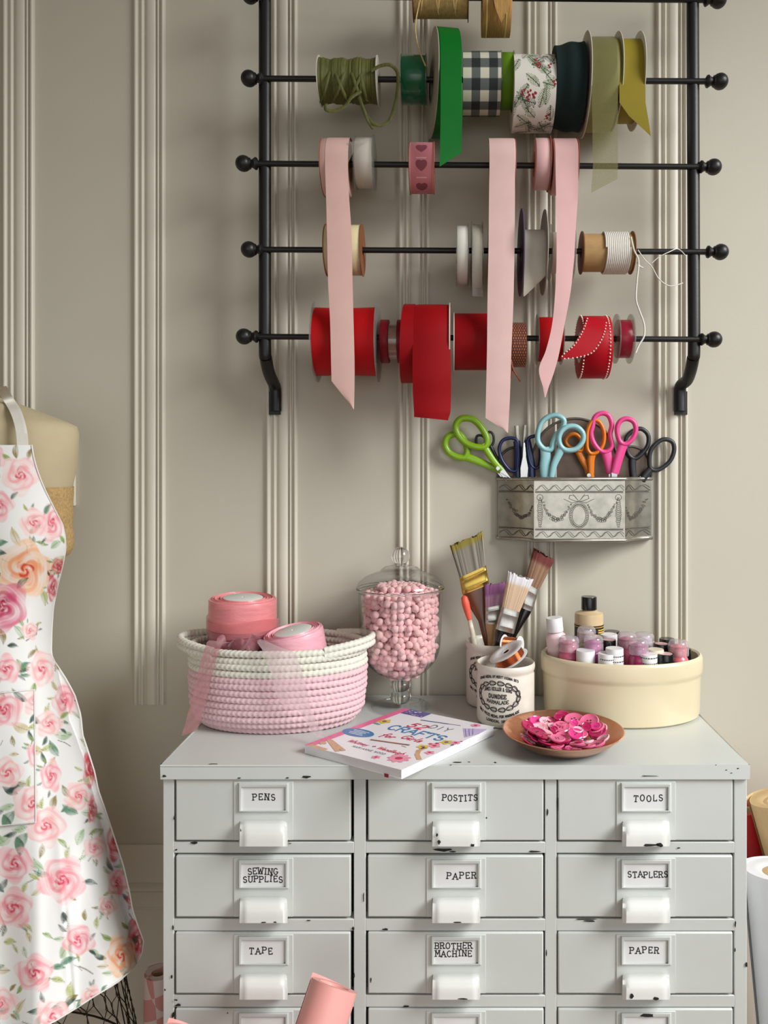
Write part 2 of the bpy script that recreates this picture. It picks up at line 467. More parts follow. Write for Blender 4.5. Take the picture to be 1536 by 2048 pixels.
# ------------------------------------------------------------------ room shell
M = {}
M['wall'] = mat('wall_paint', (197, 191, 176), 0.62, var=0.025, vscale=3, bump=0.12, bscale=140)
M['trim'] = mat('trim_paint', (213, 207, 193), 0.42, var=0.02, vscale=6, bump=0.05, bscale=90)
M['ceil'] = mat('ceiling_paint', (225, 223, 216), 0.8, var=0.02)
M['floor'] = mat('floor_boards', (150, 120, 92), 0.45, var=0.22, vscale=6, stretch=(1, 9, 1), bump=0.1, bscale=40)

def struct(name, mb, m, **k):
    o = mb.build(name, m, kind='structure', **k)
    return o
XL, XR, YF, ZC = -1.9, 2.65, -3.3, 3.1
struct('wall_back', MB().box((XL, 0, 0), (XR, 0.1, ZC)), M['wall'])
struct('wall_left', MB().box((XL - 0.1, YF, 0), (XL, 0.1, ZC)), M['wall'])
w = MB()   # right wall around its window opening
wy0, wy1, wz0, wz1 = -2.10, -0.80, 1.45, 2.85
w.box((XR, YF, 0), (XR + 0.1, wy0, ZC)); w.box((XR, wy1, 0), (XR + 0.1, 0.1, ZC))
w.box((XR, wy0, 0), (XR + 0.1, wy1, wz0)); w.box((XR, wy0, wz1), (XR + 0.1, wy1, ZC))
struct('wall_right', w, M['wall'])
struct('floor', MB().box((XL, YF, -0.06), (XR, 0.1, 0)), M['floor'])
struct('ceiling', MB().box((XL, YF, ZC), (XR, 0.1, ZC + 0.06)), M['ceil'])
M['pane'] = mat_thin_glass('window_glass', (250, 252, 252))
w = MB()
for a, b in (((XR + 0.02, wy0, wz0), (XR + 0.08, wy0 + 0.05, wz1)), ((XR + 0.02, wy1 - 0.05, wz0), (XR + 0.08, wy1, wz1)),
             ((XR + 0.02, wy0, wz0), (XR + 0.08, wy1, wz0 + 0.05)), ((XR + 0.02, wy0, wz1 - 0.05), (XR + 0.08, wy1, wz1)),
             ((XR + 0.03, (wy0 + wy1) / 2 - 0.02, wz0), (XR + 0.07, (wy0 + wy1) / 2 + 0.02, wz1)), ((XR + 0.03, wy0, 2.13), (XR + 0.07, wy1, 2.17))):
    w.box(a, b)
win = struct('window_1', w, M['trim'], bevel=0.004)
MB().box((XR + 0.045, wy0 + 0.04, wz0 + 0.04), (XR + 0.05, wy1 - 0.04, wz1 - 0.04)).build('pane', M['pane'], win)

# vertical beaded mouldings, one profile per plank joint (offsets measured in pixels at the wall)
DW = 1.31
PXM = DW / F
prof_px = [(-2, 0)]
def bead(x0, x1, h):
    n = 7
    return [(x0 + (x1 - x0) * (1 - math.cos(math.pi * i / n)) / 2, h * math.sin(math.pi * i / n) ** 0.8 if 0 < i < n else 0.0) for i in range(n + 1)]
prof_px = [(-1, 0), (-1, 1.0)] + [(x, 1.0 + h) for x, h in bead(0, 8.5, 4.6)] + [(11, -1.2)] + [(x, 0.6 + h) for x, h in bead(13.5, 20.5, 4.0)] + [(22, -0.6)] + \
          [(x, 0.8 + h) for x, h in bead(23.5, 44, 3.4)] + [(45, -0.6)] + [(x, 0.6 + h) for x, h in bead(46.5, 51, 3.6)] + [(53, -1.2)] + [(x, 1.0 + h) for x, h in bead(54.5, 62, 4.6)] + [(63, 1.0), (63, 0)]
z_end = P(0, 1408, DW).z
for k, px in enumerate((8, 269, 533, 797, 1052, 1312)):
    x0 = P(px, 0, DW).x
    poly = [(x0 + a * PXM, -max(h, 0.02) * 0.00115 - 0.0004, 0) for a, h in prof_px]
    w = MB()
    n = len(poly)
    vs = [(a, b, z_end + 0.0) for a, b, _ in poly] + [(a, b, ZC) for a, b, _ in poly]
    w.add(vs, [(i, i + 1, n + i + 1, n + i) for i in range(n - 1)] + [(n - 1, 0, n, 2 * n - 1), tuple(range(n - 1, -1, -1))])
    struct('trim_%d' % (k + 1), w, M['trim'], weld=False, angle=60)
# panelled skirting: cap line, step and plain board
zc, zs = P(0, 1693, 1.30).z, P(0, 1776, 1.295).z
w = MB()
pr = [(0, zc), (-0.004, zc), (-0.006, zc - 0.003), (-0.006, zs + 0.004), (-0.011, zs + 0.002), (-0.014, zs - 0.001), (-0.014, zs - 0.006), (-0.011, zs - 0.010), (-0.010, zs - 0.034), (-0.013, zs - 0.038), (-0.013, 0), (0, 0)]
vs = [(XL, a, b) for a, b in pr] + [(XR, a, b) for a, b in pr]; n = len(pr)
w.add(vs, [(i, (i + 1) % n, n + (i + 1) % n, n + i) for i in range(n)])
struct('baseboard_back', w, M['trim'], angle=30)
# switch plate behind the dress form
M['switch'] = mat('switch_plastic', (226, 220, 205), 0.35, var=0.01)
t = MB().box(P(92, 882, DW) + Vector((0, -0.007, 0)), P(153, 1012, DW)).build('switch_plate', M['switch'], loc=P(122, 1012, DW), bevel=0.002)
tag(t, 'cream wall switch plate half hidden behind the dress form shoulder', 'switch plate')
MB().box(P(118, 935, DW) + Vector((0, -0.013, 0)), P(128, 958, DW) + Vector((0, -0.006, 0))).build('switch_toggle', M['switch'], t, bevel=0.001)

# ------------------------------------------------------------------ drawer cabinet
DF = 1.0                                   # distance of the cabinet front
YB = DF + YC                               # its y
ZT = P(0, 1527, DF).z                      # its top (0.918)
def C(px, py, out=0.0):                    # point on the front plane, 'out' metres proud of it
    return P(px, py, DF - out)
M['cab'] = mat('cabinet_enamel', (203, 206, 203), 0.36, var=0.03, vscale=9, bump=0.16, bscale=60, coat=0.1)
M['cabtop'] = M['cab']
def CB(mb, x0, y0, x1, y1, o0, o1, mi=0):
    a, b = C(x0, y0, o0), C(x1, y1, o0)
    b.y = YB - o1
    return mb.box(a, b, mi)
M['handle'] = mat('handle_enamel', (226, 226, 223), 0.34, var=0.02, vscale=20, bump=0.1, bscale=120, coat=0.15)
M['chip'] = mat('chipped_bare_metal', (30, 27, 25), 0.7, var=0.4, vscale=300)
M['card'] = mat('card_paper', (222, 221, 221), 0.85, var=0.02)
M['ink'] = mat('stamp_ink', (24, 24, 26), 0.8, var=0.2, vscale=400)
M['dark'] = mat('inside_dark_metal', (40, 38, 36), 0.8, var=0.2)

cab = thing('drawer_cabinet', 'white enamelled metal drawer cabinet with chipped edges and typed card labels', 'cabinet', (0.0, YB + 0.15, 0.0))
cl, cr = C(325, 0).x, C(1495, 0).x
crnd = random.Random(11)
def chip(mb, px, py, w_, h_, out=0.0012, mi=1):
    n = 9
    pts = []
    for i in range(n):
        t = 2 * math.pi * i / n
        k = crnd.uniform(0.55, 1.1)
        pts.append(C(px + w_ / 2 * k * math.cos(t), py + h_ / 2 * k * math.sin(t), out))
    mb.add(pts, [tuple(range(n))], mi)
body = MB()
yb = -0.012
zb = 0.03
fx = [(325 + 1, 348), (707.5, 731.5), (1090, 1113.5), (1468.5, 1494)]
for i, (a, b) in enumerate(fx):
    A, B = C(a, 1545), C(b, 1545)
    body.box((A.x, YB, zb), (B.x, YB + 0.02 if 0 < i < 3 else yb, A.z))
    if 0 < i < 3: body.box(((A.x + B.x) / 2 - 0.001, YB + 0.02, zb), ((A.x + B.x) / 2 + 0.001, yb, A.z))
rails = [(1684, 1706.5), (1838, 1862), (1990.5, 2014.5)]
pitch = 153.2
rails += [(1990.5 + pitch * k, 2014.5 + pitch * k) for k in range(1, 6)]
for a, b in rails:
    for q in range(3):
        body.box(C(fx[q][1] - 1, a), C(fx[q + 1][0] + 1, b) + Vector((0, 0.018, 0)))
body.box((cl + 0.002, yb - 0.002, zb), (cr - 0.002, yb, ZT - 0.002))
body.box((cl + 0.002, YB + 0.01, zb), (cr - 0.002, yb, zb + 0.02))
body.box((cl, YB, 0), (cr, yb, zb + 0.004))
for spec in ((388, 1685.5, 18, 6), (352, 1700, 6, 4), (348, 1636, 3, 14), (346, 1855, 4, 12), (343, 1953, 4, 9), (356, 2010, 14, 6), (346, 2030, 6, 16), (706, 1858, 6, 12),
             (727, 1795, 3, 26), (885, 1700, 40, 7), (905, 1703.5, 22, 3), (1070, 1703, 30, 4), (770, 1859, 12, 5), (812, 2013, 14, 5), (1170, 1838.5, 60, 3), (1178, 1842, 30, 5), (1358, 1696, 8, 3),
             (1471, 1848, 4, 14), (1493, 1930, 5, 12), (1470, 1900, 3, 9), (1117, 1610, 4, 30), (617, 1841, 10, 3), (580, 1687, 8, 2), (1095, 1625, 4, 18), (1093, 1905, 3, 16), (708, 1950, 4, 12), (330, 1980, 4, 5)):
    chip(body, *spec)
body.build('body', [M['cab'], M['chip']], cab, bevel=0.0012)
top = MB()
top.box((cl - 0.001, YB - 0.006, C(0, 1556).z), (cr + 0.001, YB + 0.0, ZT))
top.box((cl - 0.001, YB - 0.006, ZT - 0.0022), (cr + 0.001, yb + 0.004, ZT))
top.box((cl - 0.001, YB, C(0, 1556).z), (cl + 0.0006, yb + 0.004, ZT)); top.box((cr - 0.0006, YB, C(0, 1556).z), (cr + 0.001, yb + 0.004, ZT))
for spec in ((329, 1552, 10, 6), (612, 1554, 26, 6), (478, 1556, 8, 3), (575, 1556, 8, 3), (425, 1528, 22, 2), (915, 1524.5, 22, 3), (938, 1524, 6, 2), (990, 1525, 8, 3), (1300, 1552, 50, 2), (1432, 1530, 3, 2), (1453, 1540, 5, 2), (1463, 1546, 4, 2), (1476, 1537, 5, 3), (902, 1530, 6, 2)):
    chip(top, *spec, out=0.0068)
top.build('top_panel', [M['cabtop'], M['chip']], cab, bevel=0.0022)

texts = {(0, 0): ['PENS'], (1, 0): ['POSTITS'], (2, 0): ['TOOLS'], (0, 1): ['SEWING', 'SUPPLIES'], (1, 1): ['PAPER'], (2, 1): ['STAPLERS'],
         (0, 2): ['TAPE'], (1, 2): ['BROTHER', 'MACHINE'], (2, 2): ['PAPER'], (1, 3): ['ALPHABET']}
tofs = {(0, 0): (3, -6), (1, 0): (8, -5), (2, 0): (3, -4), (0, 1): (1, -4), (1, 1): (11, -3), (2, 1): (2, -6), (0, 2): (-3, -7), (1, 2): (-5, -9), (2, 2): (-5, -8), (1, 3): (3, -2)}
hchips = {(0, 1): [(0, 51, 14, 3), (24, 51, 8, 3)], (1, 0): [(-34, 44, 8, 12), (-38, 30, 5, 8), (33, 50, 10, 6)], (1, 1): [(3, 51, 22, 3)], (2, 0): [(8, 50, 38, 6), (28, 50, 20, 9)], (2, 2): [(20, 50, 12, 8), (-28, 46, 10, 12)], (1, 2): [(14, 51, 22, 3)], (0, 0): [(-45, 20, 3, 6)]}
cx_of = [526.5, 912, 1292]
spans = [(351, 701), (735.5, 1087), (1116, 1466)]
trnd = random.Random(5)
def drawer(q, r):
    dy = pitch * r
    y0, y1 = 1558.5 + dy, 1681.5 + dy
    x0, x1 = spans[q]; cx = cx_of[q]
    jx = trnd.uniform(-1, 1)
    mb = MB()
    CB(mb, x0 + jx, y0, x1 + jx, y1, 0.002, -0.012)
    if r <= 4:
        CB(mb, x0 + 12, y0 + 8, x1 - 12, y1 - 4, 0.0, -0.24)
    if (q, r) == (1, 0): chip(mb, 973, 1636, 4, 5, 0.0026)
    if (q, r) == (0, 2): chip(mb, 352, 2000, 10, 4, 0.0026)
    if (q, r) == (0, 3): chip(mb, 510, 2027, 46, 4, 0.0026); chip(mb, 455, 2026, 4, 3, 0.0026)
    if (q, r) == (1, 2): chip(mb, 742, 1960, 3, 12, 0.0026)
    d = mb.build('drawer', [M['cab'], M['chip']], cab, bevel=0.0018)
    # raised centre plate
    pl = CB(MB(), cx - 59.5, y0 + 4.5, cx + 59.5, y1 - 0.5, 0.0034, 0.001)
    pl.build('front_plate', M['cab'], d, bevel=0.0008)
    # label holder ring
    hx0, hx1, hy0, hy1 = cx - 50, cx + 50, y0 + 7.5, y0 + 66
    wx0, wx1, wy0_, wy1_ = cx - 44, cx + 44.5, y0 + 16, y0 + 62.5
    ring = MB()
    for lvl in (0,):
        o_ = [C(hx0, hy0, 0.0045), C(hx1, hy0, 0.0045), C(hx1, hy1, 0.0045), C(hx0, hy1, 0.0045)]
        i_ = [C(wx0, wy0_, 0.0068), C(wx1, wy0_, 0.0068), C(wx1, wy1_, 0.0068), C(wx0, wy1_, 0.0068)]
        ob = [C(hx0 - 1, hy0 - 1, 0.003), C(hx1 + 1, hy0 - 1, 0.003), C(hx1 + 1, hy1 + 1, 0.003), C(hx0 - 1, hy1 + 1, 0.003)]
        mid = [C(hx0 + 1.5, hy0 + 1.5, 0.0072), C(hx1 - 1.5, hy0 + 1.5, 0.0072), C(hx1 - 1.5, hy1 - 1.5, 0.0072), C(hx0 + 1.5, hy1 - 1.5, 0.0072)]
        ib = [C(wx0 + .5, wy0_ + .5, 0.0034), C(wx1 - .5, wy0_ + .5, 0.0034), C(wx1 - .5, wy1_ - .5, 0.0034), C(wx0 + .5, wy1_ - .5, 0.0034)]
        loops = [ob, o_, mid, i_, ib]
        for a, b in zip(loops[:-1], loops[1:]):
            for k in range(4):
                ring.add([a[k], a[(k + 1) % 4], b[(k + 1) % 4], b[k]], [(0, 1, 2, 3)])
    if (q, r) == (2, 3): chip(ring, cx + 3, y0 + 13, 30, 8, 0.0075)
    ring.build('label_holder', [M['cab'], M['chip']], d, bevel=0.0006)
    # card with its stamped words
    cd = CB(MB(), wx0 - 2, wy0_ - 2, wx1 - (5 if q else 3), wy1_ + 2, 0.0042, 0.0036)
    tx = texts.get((q, r))
    if tx:
        ox, oy = tofs[(q, r)]
        for li, s in enumerate(tx):
            h = 12.0 / F * DF
            if len(s) >= 7: h = 11.6 / F * DF
            ls = lettering(s, h, gap=2.1 if len(s) < 6 else (1.1 if len(s) == 6 else 1.5), serif=0.85, jit=0.55, rnd=trnd)
            wtot = max(abs(x) for l in ls for x, y in l)
            base = C(cx + ox, (wy0_ + wy1_) / 2 + oy + (0 if len(tx) == 1 else (-8 + 15.5 * li)) + 6)
            lim = 39 / F
            sc_ = 1.0 if wtot < lim else lim / wtot
            ink(cd, ls, 1.85 / F, lambda x, y: Vector((base.x + x * sc_, YB - 0.00435, base.z + y)), 1)
    cd.build('label_card', [M['card'], M['ink']], d)
    # moulded cup pull: hood profile (drop, reach) swept across, sides closed
    hm = MB()
    prof = [(0, 0.0015), (1.0, 0.006), (3.5, 0.0115), (8, 0.0165), (14, 0.0205), (22, 0.0235), (32, 0.0252), (43, 0.0258), (52.5, 0.0262)]
    hy = y0 + 82
    half = [45.5, 46, 46.3, 46.5, 46.7, 46.9, 47, 47.2, 47.4]
    cols = 12
    outer = []
    for (dz, rc), hw in zip(prof, half):
        row = []
        for k in range(cols + 1):
            s_ = -1 + 2 * k / cols
            e = max(0, abs(s_) - 0.72) / 0.28
            row.append(C(cx + hw * s_ * 1.0, hy + dz + (2.5 * e ** 3 if dz < 9 else 0), rc * (1 - 0.22 * e ** 3) + 0.002))
        outer.append(row)
    for a, b in zip(outer[:-1], outer[1:]):
        for k in range(cols):
            hm.add([a[k], a[k + 1], b[k + 1], b[k]], [(0, 1, 2, 3)])
    inner = [[p + Vector((0, 0.0022, -0.0012)) for p in row] for row in outer]
    for a, b in zip(inner[:-1], inner[1:]):
        for k in range(cols):
            hm.add([b[k], b[k + 1], a[k + 1], a[k]], [(0, 1, 2, 3)])
    for k in range(cols):
        hm.add([outer[-1][k], outer[-1][k + 1], inner[-1][k + 1], inner[-1][k]], [(0, 1, 2, 3)])
    for sd, k in ((-1, 0), (1, cols)):
        pts = [outer[i][k] for i in range(len(outer))] + [C(cx + 47.4 * sd, hy + 52.5, 0.012), C(cx + 49 * sd, hy + 41.5, 0.0035), C(cx + 46.5 * sd, hy + 2, 0.0035)]
        hm.prism(pts, (-sd * 0.0022, 0, 0))
    for cxp, cyp, w_, h_ in hchips.get((q, r), []):
        chip(hm, cx + cxp, hy + cyp, w_, h_, 0.0287)
    hm.build('drawer_handle', [M['handle'], M['chip']], d, angle=50)
for r in range(4):
    for q in range(3):
        drawer(q, r)
# lower fronts, below the picture
for r in range(4, 9):
    for q in range(3):
        x0, x1 = spans[q]
        if C(0, 1681 + pitch * r).z > 0.03:
            CB(MB(), x0, 1558.5 + pitch * r, x1, 1681.5 + pitch * r, 0.002, -0.2).build('drawer', M['cab'], cab, bevel=0.0018)

# ------------------------------------------------------------------ wall rack of black iron
DR = 1.225
M['iron'] = mat('black_iron', (17, 17, 18), 0.42, var=0.15, vscale=40, bump=0.12, bscale=220, spec=0.5)
rack = thing('ribbon_rack', 'black wrought iron wall rack with ball ended rods holding ribbon spools', 'rack', P(958, 830, DW))
DB = 1.232
foot = DW - 0.004
for sd, (bx, fx_) in ((-1, (530, 551)), (1, (1388, 1360))):
    top_x = 530 if sd < 0 else 1385
    a = [P(top_x, -60, DB), P(top_x + (bx - top_x) * 0.5, 300, DB), P(bx, 690, DB)]
    path = [a[0], a[0].lerp(a[1], 0.5), a[1], a[1].lerp(a[2], 0.5), a[2], P(bx - sd * 2, 717, DB + 0.006), P(bx - sd * 7, 742, DB + 0.024), P(bx - sd * 14, 760, DB + 0.044), P(fx_ + sd * 2, 771, DB + 0.060), P(fx_, 784, foot - 0.0085), P(fx_, 822, foot - 0.0085)]
    pts = catmull(path, 8)
    n = len(pts)
    mb = MB()
    # flat-section bar, 16 mm broad, following the bend
    mb.tube(pts, [0.0100] * n, 16, flat=0.85, hint=(0, 1, 0))
    mb.box(P(fx_ - 12, 783, foot) + Vector((0, -0.004, 0)), P(fx_ + 12, 830, DW) + Vector((0, -0.0005, 0)))
    sr = mb.build('side_bar', M['iron'], rack, angle=50)
    MB().sphere(P(fx_ + 2, 812, foot) + Vector((0, -0.004, 0)), 0.0035, 12).build('screw', M['iron'], sr)
rods = [((500, -9), (1437, 0)), ((498, 157), (1440, 163)), ((487, 327), (1427, 334)), ((498, 499), (1441, 504)), ((488, 673), (1428, 679))]
def rod_y(i, px):
    (xa, ya), (xb, yb_) = rods[i]
    return ya + (yb_ - ya) * (px - xa) / (xb - xa)
for (xa, ya), (xb, yb_) in rods:
    A, B = P(xa, ya, DR), P(xb, yb_, DR)
    r_ = MB().cyl(A, B, 0.0046, n=14).build('rod', M['iron'], rack)
    for p, d in ((A, (A - B).normalized()), (B, (B - A).normalized())):
        prof = [(0.0046, -0.030), (0.0046, -0.024), (0.0095, -0.021), (0.0100, -0.019), (0.0068, -0.0145), (0.0062, -0.0125), (0.0090, -0.0105)]
        prof += [(0.0128 * math.sin(R(t)), -0.0128 * math.cos(R(t))) for t in range(45, 181, 9)]
        prof[-1] = (0, prof[-1][1])
        MB().lathe(prof, p, d, 24).build('finial', M['iron'], r_)

# ------------------------------------------------------------------ ribbon spools
def satin(name, rgb, rough=0.42, bump=0.1, **k):
    return mat(name, rgb, rough, var=0.035, vscale=30, bump=bump, bscale=1400, **{'spec': 0.18, **k})
M['kraft'] = mat('kraft_card', (176, 140, 92), 0.8, var=0.08, vscale=120)
M['brown_card'] = mat('brown_spool_card', (132, 78, 42), 0.7, var=0.12, vscale=120)
M['white_card'] = mat('white_spool_card', (208, 203, 190), 0.6, var=0.04)
M['grey_card'] = mat('grey_spool_card', (176, 170, 156), 0.6, var=0.06)
M['purple_card'] = mat('purple_spool_card', (88, 72, 98), 0.55, var=0.08)
M['clear_plastic'] = mat_thin_glass('clear_plastic', (236, 236, 232), 0.8, 0.22, 0.12, 0.10)
M['rose_card'] = mat('rose_spool_edge', (176, 96, 76), 0.7, var=0.08)

def px_x(px, D): return (px - CX) / F * D
G_ROW = ['spools on the top rod of the rack', 'green ribbon spools on the second rod', 'pink ribbon spools on the middle rod', 'white ribbon spools on the fourth rod', 'red ribbon spools on the lowest rod']

class Spool:
    """axis along the rod; x0..x1, cy, r in photo pixels"""
    def __init__(s, row, name, label, cat, x0, x1, cy, r, m, core=None, flange=None, fr=None, sides='both', fth=0.0012, lathe_prof=None, n=72, core_r=None, play=0.0):
        s.row = row
        s.r = r / F * DR
        Dm = DR - s.r * 0.75
        s.x0, s.x1 = px_x(x0, Dm), px_x(x1, Dm)
        ry = rod_y(row, (x0 + x1) / 2)
        s.c = P((x0 + x1) / 2, cy, DR); s.c.x = (s.x0 + s.x1) / 2
        off = abs(cy - ry) / F * DR
        s.hole = max(0.0068, off + 0.0050 + play)
        s.root = thing(name, label, cat, s.c, G_ROW[row])
        s.front = DR - s.r
        h0, h1 = s.x0 - s.c.x, s.x1 - s.c.x
        cr = core_r / F * DR if core_r else max(s.hole + 0.003, s.r * 0.5)
        if m is not None:
            e = min(0.0006, s.r * 0.05)
            prof = [(cr, h0), (s.r - e, h0), (s.r, h0 + e), (s.r, h1 - e), (s.r - e, h1), (cr, h1), (cr, h0)]
            if lathe_prof: prof = lathe_prof(s, h0, h1, cr)
            s.ribbon = MB().lathe(prof, s.c, (1, 0, 0), n).build('ribbon', m, s.root, angle=50)
        MB().lathe([(s.hole, h0 + 0.0002), (cr, h0 + 0.0002), (cr, h1 - 0.0002), (s.hole, h1 - 0.0002), (s.hole, h0 + 0.0002)], s.c, (1, 0, 0), 32).build('core', core or M['kraft'], s.root, angle=50)
        if flange is not None:
            R_ = fr / F * DR if fr else s.r * 1.08
            for sd in (-1, 1):
                if sides == 'left' and sd > 0 or sides == 'right' and sd < 0: continue
                a = (h0 if sd < 0 else h1) + sd * 0.0001
                MB().lathe([(s.hole, a), (R_, a), (R_, a + sd * fth), (s.hole, a + sd * fth), (s.hole, a)], s.c, (1, 0, 0), 64).build('flange', flange, s.root, angle=50)
    def tail(s, rows, m, name='ribbon_tail', th=0.0004, nsub=6, cols=5, bow=0.0, wrap=True):
        """rows: (xl, yl, xr, yr, D) in pixels from the front of the roll down to the tip"""
        cyp = CY + (HC - s.c.z) * F / DR
        if wrap: rows = [q for q in rows if max(q[1], q[3]) > cyp - 4]
        A = [P(a, b, D) for a, b, c, d, D in rows]; B = [P(c, d, D) for a, b, c, d, D in rows]
        L = catmull(A[:-1], nsub); Q = catmull(B[:-1], nsub)
        if wrap:
            up = [R(t) for t in range(100, 0, -3)]
            L = [Vector((A[0].x, s.c.y - math.cos(t) * (s.r + 0.0006), s.c.z + math.sin(t) * (s.r + 0.0006))) for t in up] + L
            Q = [Vector((B[0].x, s.c.y - math.cos(t) * (s.r + 0.0006), s.c.z + math.sin(t) * (s.r + 0.0006))) for t in up] + Q
        L += [A[-2].lerp(A[-1], k / 4) for k in range(1, 5)]; Q += [B[-2].lerp(B[-1], k / 4) for k in range(1, 5)]
        g = []
        for p, q in zip(L, Q):
            g.append([p.lerp(q, k / cols) + Vector((0, -bow * math.sin(math.pi * k / cols), 0)) for k in range(cols + 1)])
        return MB().sheet(g, th).build(name, m, s.root, angle=70)

def strand(root, pts, r, m, name='loose_strand', n=8, flat=1.0, sub=8, hint=None):
    return MB().tube(catmull(pts, sub), r, n, flat=flat, hint=hint).build(name, m, root, angle=80)

def wound_profile(turn, amp):
    def f(s, h0, h1, cr):
        n = max(4, int(round((h1 - h0) / turn)))
        pr = [(cr, h0)]
        for i in range(n):
            for q in range(5):
                t = q / 5
                pr.append((s.r - amp + amp * math.sin(math.pi * (t + 0.02)) , h0 + (h1 - h0) * (i + t) / n))
        return pr + [(s.r - amp, h1), (cr, h1), (cr, h0)]
    return f

# --- top rod
M['jute'] = mat('jute_twine', (206, 176, 118), 0.85, var=0.16, vscale=150, bump=0.5, bscale=500)
sp = Spool(0, 'twine_spool', 'natural jute twine spool with dangling end on the top rod', 'twine spool', 826, 936, -5, 38, M['jute'], flange=M['brown_card'], fr=44, lathe_prof=wound_profile(0.0022, 0.0010))
for k in range(5):
    x = 850 + 17 * k
    pts = [P(x + 10 * t * (1 if k % 2 else -1), -8 + 40 * math.sin(R(-60 + 130 * t)), DR - sp.r * 1.03 * math.cos(R(-60 + 130 * t))) for t in [i / 6 for i in range(7)]]
    strand(sp.root, pts, 0.0009, M['jute'], 'crossing_strand')
strand(sp.root, [P(842, -10, DR - sp.r * 1.03), P(836, 18, DR - sp.r * 0.98), P(832, 40, DR - 0.033), P(831, 62, DR - 0.036), P(835, 88, DR - 0.040), P(843, 112, DR - 0.044), P(851, 132, DR - 0.047)], 0.0011, M['jute'], 'loose_end')
M['burlap_rib'] = mat('striped_burlap', (190, 146, 84), 0.8, var=0.25, vscale=60, stretch=(10, 1, 1), bump=0.3, bscale=600)
M['gold_edge'] = satin('gold_wire_edge', (232, 206, 130), 0.4)
sp = Spool(0, 'ribbon_spool', 'tan burlap ribbon roll with golden edges on the top rod', 'ribbon spool', 965, 1024, 12, 56, M['burlap_rib'], core=M['kraft'])
for xx in (974, 1013):
    MB().lathe([(sp.r, -0.0012), (sp.r + 0.0006, 0), (sp.r, 0.0012)], Vector((px_x(xx, DR - sp.r * .75), sp.c.y, sp.c.z)), (1, 0, 0), 64).build('edge_stripe', M['gold_edge'], sp.ribbon)
sp.tail([(984, -60, 1019, -60, sp.front - 0.001), (986, -10, 1020, -5, sp.front - 0.003), (992, 20, 1017, 20, sp.front - 0.006), (1003, 46, 1010, 30, sp.front - 0.008)], M['burlap_rib'], wrap=False)

# --- second rod, greens
M['raffia'] = mat('olive_raffia', (92, 94, 42), 0.65, var=0.30, vscale=60, stretch=(9, 1, 1), bump=0.4, bscale=500)
def raffia_prof(s, h0, h1, cr):
    rr = random.Random(2); n = 60
    pr = [(cr, h0)]
    for i in range(n + 1):
        t = i / n
        pr.append((s.r * (0.965 + 0.035 * math.sin(t * 19 + 1) + rr.uniform(-0.03, 0.02)), h0 + (h1 - h0) * t))
    return pr + [(cr, h1), (cr, h0)]
sp = Spool(1, 'raffia_spool', 'olive green raffia spool with loose loops hanging down', 'raffia spool', 636, 752, 163, 43, M['raffia'], flange=M['white_card'], fr=47, lathe_prof=raffia_prof)
f0 = sp.front - 0.003
for k, (xa, xb) in enumerate(((655, 700), (742, 690), (668, 640), (712, 736), (690, 728), (700, 664))):
    pts = [P(xa + (xb - xa) * t, 163 + 42 * math.sin(R(-75 + 150 * t)), DR - sp.r * 1.02 * math.cos(R(-75 + 150 * t)) - 0.0004) for t in [i / 8 for i in range(9)]]
    strand(sp.root, pts, 0.0024, M['raffia'], 'crossing_strand', flat=0.3, hint=(0, 1, 0))
lw_ = 0.0028
strand(sp.root, [P(722, 182, f0), P(702, 196, f0 - 0.002), P(690, 212, f0), P(668, 222, f0), P(652, 219, f0), P(652, 208, f0 + 0.004)], lw_, M['raffia'], 'loose_loop', flat=0.3, hint=(0.2, 1, 0))
strand(sp.root, [P(742, 142, f0), P(760, 132, f0 - 0.002), P(780, 130, f0 - 0.004), P(794, 143, f0), P(796, 165, f0), P(792, 200, f0 + 0.004), P(780, 238, f0), P(764, 250, f0 - 0.003), P(744, 246, f0 - 0.004), P(730, 226, f0), P(718, 194, f0)], lw_, M['raffia'], 'loose_loop', flat=0.3, hint=(0.3, 1, 0.1))
strand(sp.root, [P(726, 215, f0 - 0.003), P(734, 238, f0 - 0.004), P(746, 258, f0 - 0.002)], 0.0022, M['raffia'], 'loose_end', flat=0.3, hint=(0.2, 1, 0))
M['emerald'] = satin('emerald_satin', (16, 96, 62), 0.25, coat=0.8)
sp = Spool(1, 'ribbon_spool', 'small shiny emerald ribbon spool in clear wrap beside the raffia', 'ribbon spool', 802, 851, 160, 46, M['emerald'], flange=M['clear_plastic'], fr=47)
M['green'] = satin('kelly_green_satin', (3, 106, 32), 0.5)
M['green_dark'] = satin('deep_green_ribbon', (20, 88, 48), 0.5)
sp = Spool(1, 'ribbon_spool', 'large bright green ribbon spool with long tail and pale disc', 'ribbon spool', 863, 907, 170, 100, M['green'], flange=M['grey_card'], fr=101, sides='left', core=M['grey_card'], n=96, play=0.006)
sp.tail([(864, 170, 907.5, 170, sp.front - 0.0008), (864, 230, 908, 230, sp.front - 0.0008), (864, 290, 908, 280, sp.front + 0.004), (864, 334, 908, 304, sp.front + 0.008)], M['green'])
sp.root.rotation_euler.z = R(9)
